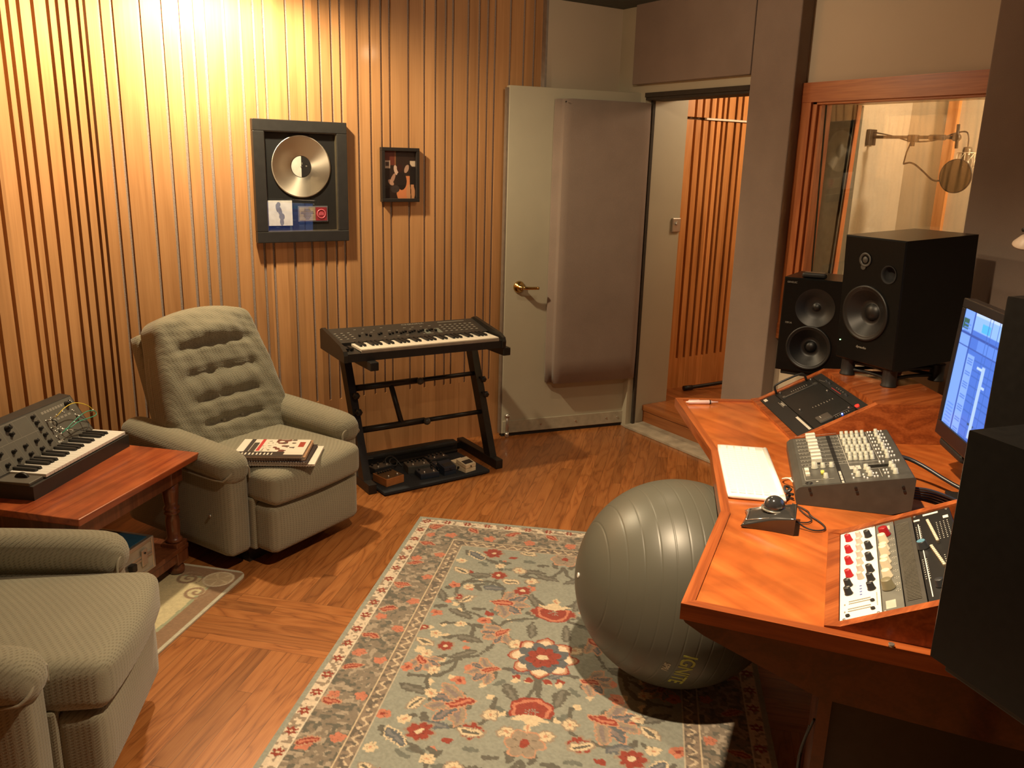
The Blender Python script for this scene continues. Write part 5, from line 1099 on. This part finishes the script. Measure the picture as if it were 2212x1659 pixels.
# ================================================================== SPEAKERS
def cone(bm, r, d, M_, dust=.35):
    lathe(bm, [(r*1.08, .0), (r*1.08, .006), (r*1.0, .007), (r*.97, .003), (r*.93, .004), (r*.88, .0), (r*.5, -d*.6), (r*dust, -d*.85), (r*dust*.98, -d*.8), (r*dust*.6, -d*.55), (0, -d*.48)], 48, M_, cap=False)
def cabinet(bm, w_, d_, h, holes):
    """box with a chamfered front baffle cut by round openings (x, z, r)"""
    c = .005; O = [bm.verts.new(p) for p in ((0, c, 0), (w_, c, 0), (w_, c, h), (0, c, h))]; I = [bm.verts.new(p) for p in ((c, 0, c), (w_-c, 0, c), (w_-c, 0, h-c), (c, 0, h-c))]; K = [bm.verts.new((v.co.x, d_, v.co.z)) for v in O]
    for i in range(4):
        j = (i+1) % 4; bm.faces.new((O[i], O[j], I[j], I[i])); bm.faces.new((K[i], K[j], O[j], O[i]))
    bm.faces.new(K[::-1]); ed = [bm.edges.get((I[i], I[(i+1) % 4])) for i in range(4)]
    for x, z, r in holes:
        ring = [bm.verts.new((x+r*math.cos(t), 0, z+r*math.sin(t))) for t in np.linspace(0, 2*PI, 48, endpoint=False)]
        ed += [bm.edges.new((ring[i], ring[(i+1) % 48])) for i in range(48)]
    bmesh.ops.triangle_fill(bm, edges=ed, use_beauty=True, use_dissolve=False)
spk = plain('speaker_black', (.005, .0048, .0045), .30, spec=.22, noise=.15, scale=60); conem = plain('cone_black', (.006, .0058, .0055), .45, noise=.05); conel = plain('cone_grey', (.05, .048, .042), .45, noise=.05)
TILT = R(3)
def tilted(t, loc, rz, tilt):
    t.matrix_world = Matrix.Translation(loc) @ Matrix.Rotation(rz, 4, 'Z') @ Matrix.Rotation(tilt, 4, 'X')
def fmat(x, z): return T(x, -.001, z, rx=PI/2)
def big_speaker(loc, rz, tilt, label, txt=True):
    t = thing('studio_monitor', label, 'speaker'); tilted(t, loc, rz, tilt)
    w_, d_, h = .278, .378, .479
    b = BM(); cabinet(b, w_, d_, h, [(w_*.46, .195, .100), (w_*.78, .352, .030)]); cb_ = obj('cabinet', b, [spk], t)
    b = BM(); cone(b, .098, .045, fmat(w_*.46, .195)); obj('woofer', b, conem, t)
    b = BM(); lathe(b, [(.018, .001), (.020, .003), (.026, .004), (.027, .002)], 32, fmat(w_*.38, .395), cap=False); lathe(b, [(.0, .006), (.008, .004), (.012, .002)], 20, fmat(w_*.38, .395), cap=False); cyl(b, .011, 0, .003, 16, fmat(w_*.36, .368)); obj('tweeter', b, conel, t)
    b = BM(); lathe(b, [(.034, .002), (.031, .003), (.027, -.006), (.025, -.03), (0, -.03)], 32, fmat(w_*.78, .352), cap=False); obj('bass_port', b, plain('port_black', (.004, .004, .004), .8), t)
    text('lettering', 'dynaudio', .013, dim_ink, t, (w_*.36, -.0015, .058), (PI/2, 0, 0))
    b = BM(); cyl(b, .0022, 0, .002, 10, fmat(.020, .072)); obj('power_light', b, glow('led_green', (.4, 1, .35), 8), t)
    return t
def small_speaker(loc, rz, label):
    t = thing('bookshelf_monitor', label, 'speaker', loc, rz); w_, d_, h = .281, .267, .405
    b = BM(); cabinet(b, w_, d_, h, [(w_*.47, .112, .090), (w_*.50, .285, .079)]); obj('cabinet', b, spk, t)
    b = BM(); cone(b, .088, .045, fmat(w_*.47, .112), .30); obj('woofer', b, conem, t)
    b = BM(); lathe(b, [(.082, .001), (.078, .0), (.05, -.016), (.020, -.028), (.016, -.026), (.010, -.02), (0, -.019)], 48, fmat(w_*.50, .285), cap=False); obj('tweeter_horn', b, conem, t)
    text('lettering', 'GENELEC', .010, dim_ink, t, (.014, -.0015, .382), (PI/2, 0, 0)); text('lettering', '1031A', .011, dim_ink, t, (.022, -.0015, .208), (PI/2, 0, 0))
    return t
def speaker_stand(M_, label):
    t = thing('isolation_stand', label, 'speaker stand'); t.matrix_world = M_
    w_, d_ = .20, .26
    for x in (0, w_):
        for y in (0, d_): b = BM(); lathe(b, [(.029, 0), (.029, .004), (.026, .010), (.026, .058), (.028, .062), (.028, .068)], 20, T(x, y, 0)); obj('leg', b, black, t)
    b = BM()
    for z in (.022, .050):
        for p, q in (((0, 0), (w_, 0)), ((w_, 0), (w_, d_)), ((0, d_), (w_, d_)), ((0, 0), (0, d_))):
            c = ((p[0]+q[0])/2, (p[1]+q[1])/2); cc = (c[0]*.7+w_/2*.3, c[1]*.7+d_/2*.3); tube(b, [(*p, z), (*cc, z), (*q, z)], .007, 8, smooth=3)
    obj('arched_frame', b, black, t); return t
bl = Vector((2.851, 2.031, .935)); BRZ = R(-97)
big_speaker(bl, BRZ, TILT, 'large black studio speaker standing on the far end of the desk')
speaker_stand(Matrix.Translation((bl.x, bl.y, DZ+.1365)) @ Matrix.Rotation(BRZ, 4, 'Z') @ Matrix.Translation((.035, .04, 0)), 'black arched isolation stand under the far large speaker')
small_speaker((2.918, 2.373, .80), R(-66), 'smaller black speaker with a remote on top, left of the large far speaker')
def floor_stand(x, y, top, rz, label):
    t = thing('floor_stand', label, 'speaker stand', (x, y, 0), rz); b = BM(); box(b, -.13, .13, -.13, .13, 0, .02, bev=.004); obj('base_plate', b, blackm, t); b = BM(); cyl(b, .025, .02, top-.02, 20); obj('pole', b, blackm, t); b = BM(); box(b, -.12, .12, -.12, .12, top-.02, top-.001, bev=.003); obj('top_plate', b, blackm, t)
floor_stand(3.10, 2.30, .80, R(-66), 'black pole stand under the smaller far speaker behind the desk')
rm = thing('remote_control', 'small dark remote control on top of the smaller far speaker', 'remote', (2.985, 2.335, 1.2055), R(-60)); b = BM(); puffy(b, 0, .10, -.02, .02, 0, .022, .008, 6, fn=lambda p: Vector((p.x, p.y*(1-.2*p.x/.1), p.z))); obj('body', b, black, rm); b = BM(); box(b, .01, .09, -.012, .012, .0215, .024); obj('button_pad', b, plain('remote_pad', (.30, .24, .18), .3, .6), rm)
# right pair, seen from the side and back
SR = R(169)
t2 = big_speaker((1.748+.278*math.cos(R(-9)), .870-.278*.156, .935), R(171), 0, 'large black speaker on the near rack, seen from its side right of the screen')
speaker_stand(Matrix.Translation((1.748+.278*math.cos(R(-9)), .870-.278*.156, DZ+.1365)) @ Matrix.Rotation(R(171), 4, 'Z') @ Matrix.Translation((.035, .04, 0)), 'black arched isolation stand under the near large speaker')
s2 = small_speaker((1.30+.281*math.cos(R(-13)), .67-.281*math.sin(R(13)), .853), R(167), 'black speaker nearest the camera at the right edge, seen from the side')
floor_stand(1.40, .50, .853, R(167), 'black pole stand under the speaker nearest the camera')
# ================================================================== COMPUTER SCREEN
mo = thing('computer_monitor', 'black computer monitor with a bright blue screen facing the exercise ball', 'monitor')
mo.matrix_world = Matrix.Translation((2.49, 1.365, .905)) @ Matrix.Rotation(R(-131.3), 4, 'Z') @ Matrix.Rotation(R(-3), 4, 'X')
SWD, SHT = .56, .355
b = BM()
for a in ((-.022, SWD+.022, -.045, 0), (-.022, SWD+.022, SHT, SHT+.028), (-.022, 0, 0, SHT), (SWD, SWD+.022, 0, SHT)): box(b, a[0], a[1], -.006, .03, a[2], a[3], bev=.003)
obj('bezel', b, plain('bezel_black', (.012, .011, .012), .3, coat=.2), mo)
b = BM(); puffy(b, -.015, SWD+.015, .005, .055, -.04, SHT+.02, .02, 6); obj('back_shell', b, black, mo)
def ui(U, V):
    c = np.zeros(U.shape+(3,)); c[:] = (.085, .20, .72); u, v = U/SWD, V/SHT; rs = np.random.RandomState(4)
    def put(m, col): c[m] = col
    put(v > .86, (.30, .52, 1.0)); put(v > .975, (.55, .70, 1.0)); put(u < .13, (.22, .40, .98)); put((u > .13) & (u < .15), (.06, .13, .5)); put((u > .15) & (u < .24) & (v < .66), (.26, .44, .98))
    put((u > .0) & (u < .08) & (v > .84) & (v < .93), (.05, .13, .10)); put((u > .25) & (u < .36) & (v > .87) & (v < .94), (.10, .50, .95)); put((v > .80) & (v < .812), (.05, .10, .4)); put((v > .70) & (v < .707), (.05, .10, .4)); put((u > .24) & (v > .71) & (v < .80), (.13, .28, .85))
    for k in range(26): put((u > .245) & (np.abs(v-k*.026-.01) < .002), (.06, .15, .55))
    for k in range(30): put((u > .16) & (u < .23) & (np.abs(v-k*.022-.01) < .003), (.10, .22, .7)); put((u > .02) & (u < .11) & (np.abs(v-k*.03-.01) < .002), (.12, .26, .8))
    for k in range(8): put((u > .25) & (u < .55) & (np.abs(u-.25-k*.04) < .002), (.06, .15, .55))
    for k in range(13): x, y = rs.uniform(.27, .85), rs.uniform(.03, .6); put((u > x) & (u < x+rs.uniform(.03, .12)) & (v > y) & (v < y+.022), (.03, .08, .15) if k % 3 else (.55, .72, 1.0))
    put((u > .36) & (u < .40) & (v < .62) & (v > .02), (.45, .62, 1.0)); put((u > .93), (.6, .75, 1))
    return c
grid_design('screen', SWD, SHT, .0035, ui, attr_mat('screen_glow', .2, emit=1.15), mo, (0, -.0005, 0), (PI/2, 0, 0))
b = BM(); box(b, SWD/2-.09, SWD/2+.09, -.02, .10, -.172, -.162, bev=.003); box(b, SWD/2-.03, SWD/2+.03, .05, .07, -.165, .12, bev=.004); obj('stand', b, black, mo)
b = BM(); b_ = box(b, .01, .20, .0, .06, -.075, -.046, bev=.01); obj('speaker_bar', b, black, mo)

# ================================================================== BOOTH CONTENTS, HALL, LAMP
ms = thing('microphone_boom', 'black horizontal microphone boom arm inside the booth behind the window', 'microphone stand', (4.02, 2.80, 1.82))
b = BM(); box(b, 3.99, 4.05, 2.805, 2.826, 1.78, 1.86, bev=.003); obj_w('wall_flange', b, blackm, ms)
b = BM(); tube(b, [(4.02, 2.80, 1.822), (4.0, 2.348, 1.815)], .0085, 10); tube(b, [(4.0, 2.40, 1.815), (4.0, 2.48, 1.817)], .013, 8); obj_w('boom_arm', b, blackm, ms)
b = BM(); tube(b, [(4.0, 2.345, 1.875), (4.0, 2.338, 1.765)], .008, 8); cyl(b, .018, -.012, .012, 12, T(4.0, 2.345, 1.815, ry=PI/2)); obj_w('cross_joint', b, blackm, ms)
b = BM(); box(b, 3.985, 4.02, 2.545, 2.59, 1.795, 1.83, bev=.004); cyl(b, .010, 0, .02, 8, T(4.0, 2.565, 1.775)); obj_w('clamp', b, blackm, ms)
b = BM(); tube(b, [(3.998, 2.572, 1.80), (3.998, 2.590, 1.745), (3.998, 2.598, 1.69)], .004, 6); tube(b, [(3.998, 2.598, 1.69), (3.995, 2.55, 1.70), (3.99, 2.48, 1.655), (3.98, 2.42, 1.612), (3.97, 2.372, 1.615)], .0045, 8, smooth=2); pf = obj_w('gooseneck', b, blackm, ms)
b = BM(); cyl(b, .075, -.003, .003, 40, T(3.965, 2.300, 1.638, ry=PI/2)); pfilter = thing('pop_filter', 'round olive mesh pop filter hanging in front of the booth microphone', 'pop filter', (3.965, 2.300, 1.638)); obj_w('mesh', b, plain('pop_mesh', (.20, .155, .075), .9, noise=.2, scale=400), pfilter)
b = BM(); lathe(b, [(.075, -.004), (.079, -.004), (.079, .004), (.075, .004)], 40, T(3.965, 2.300, 1.638, ry=PI/2), cap=False); obj_w('ring', b, blackm, pfilter)
mc = thing('condenser_microphone', 'condenser microphone in a wire shock mount above the pop filter', 'microphone', (4.005, 2.285, 1.68))
b = BM(); lathe(b, [(0, 0), (.022, .004), (.024, .02), (.024, .06), (.021, .062), (.021, .10), (.018, .115), (.0, .12)], 24, T(4.005, 2.285, 1.655)); obj_w('body', b, plain('mic_body', (.10, .085, .06), .35, .5), mc)
b = BM(); P4 = [(4.005+.045*math.cos(a), 2.285+.045*math.sin(a)) for a in np.linspace(.3, .3+2*PI, 7)[:-1]]
for z in (1.68, 1.745): tube(b, [(4.005+.04*math.cos(a), 2.285+.04*math.sin(a), z) for a in np.linspace(0, 2*PI, 25)], .0022, 6, cap=False)
for i, (x, y) in enumerate(P4): tube(b, [(x, y, 1.68), (P4[(i+1) % 6][0], P4[(i+1) % 6][1], 1.745)], .0014, 5); tube(b, [(4.005+.04*(x-4.005)/.045, y, 1.68), (4.005+.04*(x-4.005)/.045, y, 1.745)], .0018, 5)
obj_w('shock_mount', b, plain('mount_pale', (.62, .55, .42), .35, .4), mc)
cable('microphone_cable', [(4.005, 2.285, 1.775), (4.0, 2.285, 1.82), (4.0, 2.30, 1.845), (4.0, 2.36, 1.835), (4.005, 2.45, 1.80), (4.01, 2.58, 1.795), (4.01, 2.68, 1.825), (4.02, 2.80, 1.845)], .0035, black, 'black microphone cable wound along the boom arm in the booth')
hl = thing('tripod_leg', 'black rubber-tipped tripod leg lying across the hallway floor', 'tripod', (4.13, 4.09, .131))
b = BM(); tube(b, [(4.10, 4.08, .150), (4.16, 4.065, .153), (4.6, 3.93, .20), (4.9, 3.85, .24)], [.016, .013, .013, .015], 10); obj_w('tube', b, blackm, hl); b = BM(); tube(b, [(4.085, 4.083, .149), (4.15, 4.067, .152)], .018, 10); obj_w('rubber_tip', b, black, hl)
lp = thing('desk_lamp', 'lamp head with a pale underside at the right edge of the picture', 'lamp', (1.302, 1.24+.0, 0)); lp.location = (2.46, .78, DZ+.001)
b = BM(); lathe(b, [(.07, 0), (.07, .012), (.012, .018), (0, .018)], 24); obj('base', b, blackm, lp)
b = BM(); tube(b, [(2.46, .78, DZ+.02), (2.50, .80, 1.2), (2.54, .90, 1.62), (2.575, 1.18, 1.54), (2.60, 1.28, 1.495)], .006, 8, smooth=2); obj_w('arm', b, blackm, lp)
b = BM(); lathe(b, [(.006, .03), (.014, .027), (.033, .004), (.034, .0), (.030, .002), (.0, .003)], 24, Matrix.Translation((2.59, 1.262, 1.455)) @ Matrix.Rotation(R(12), 4, 'X') @ Matrix.Rotation(R(-22), 4, 'Y')); obj_w('shade', b, plain('lamp_inner', (.34, .25, .18), .5), lp)
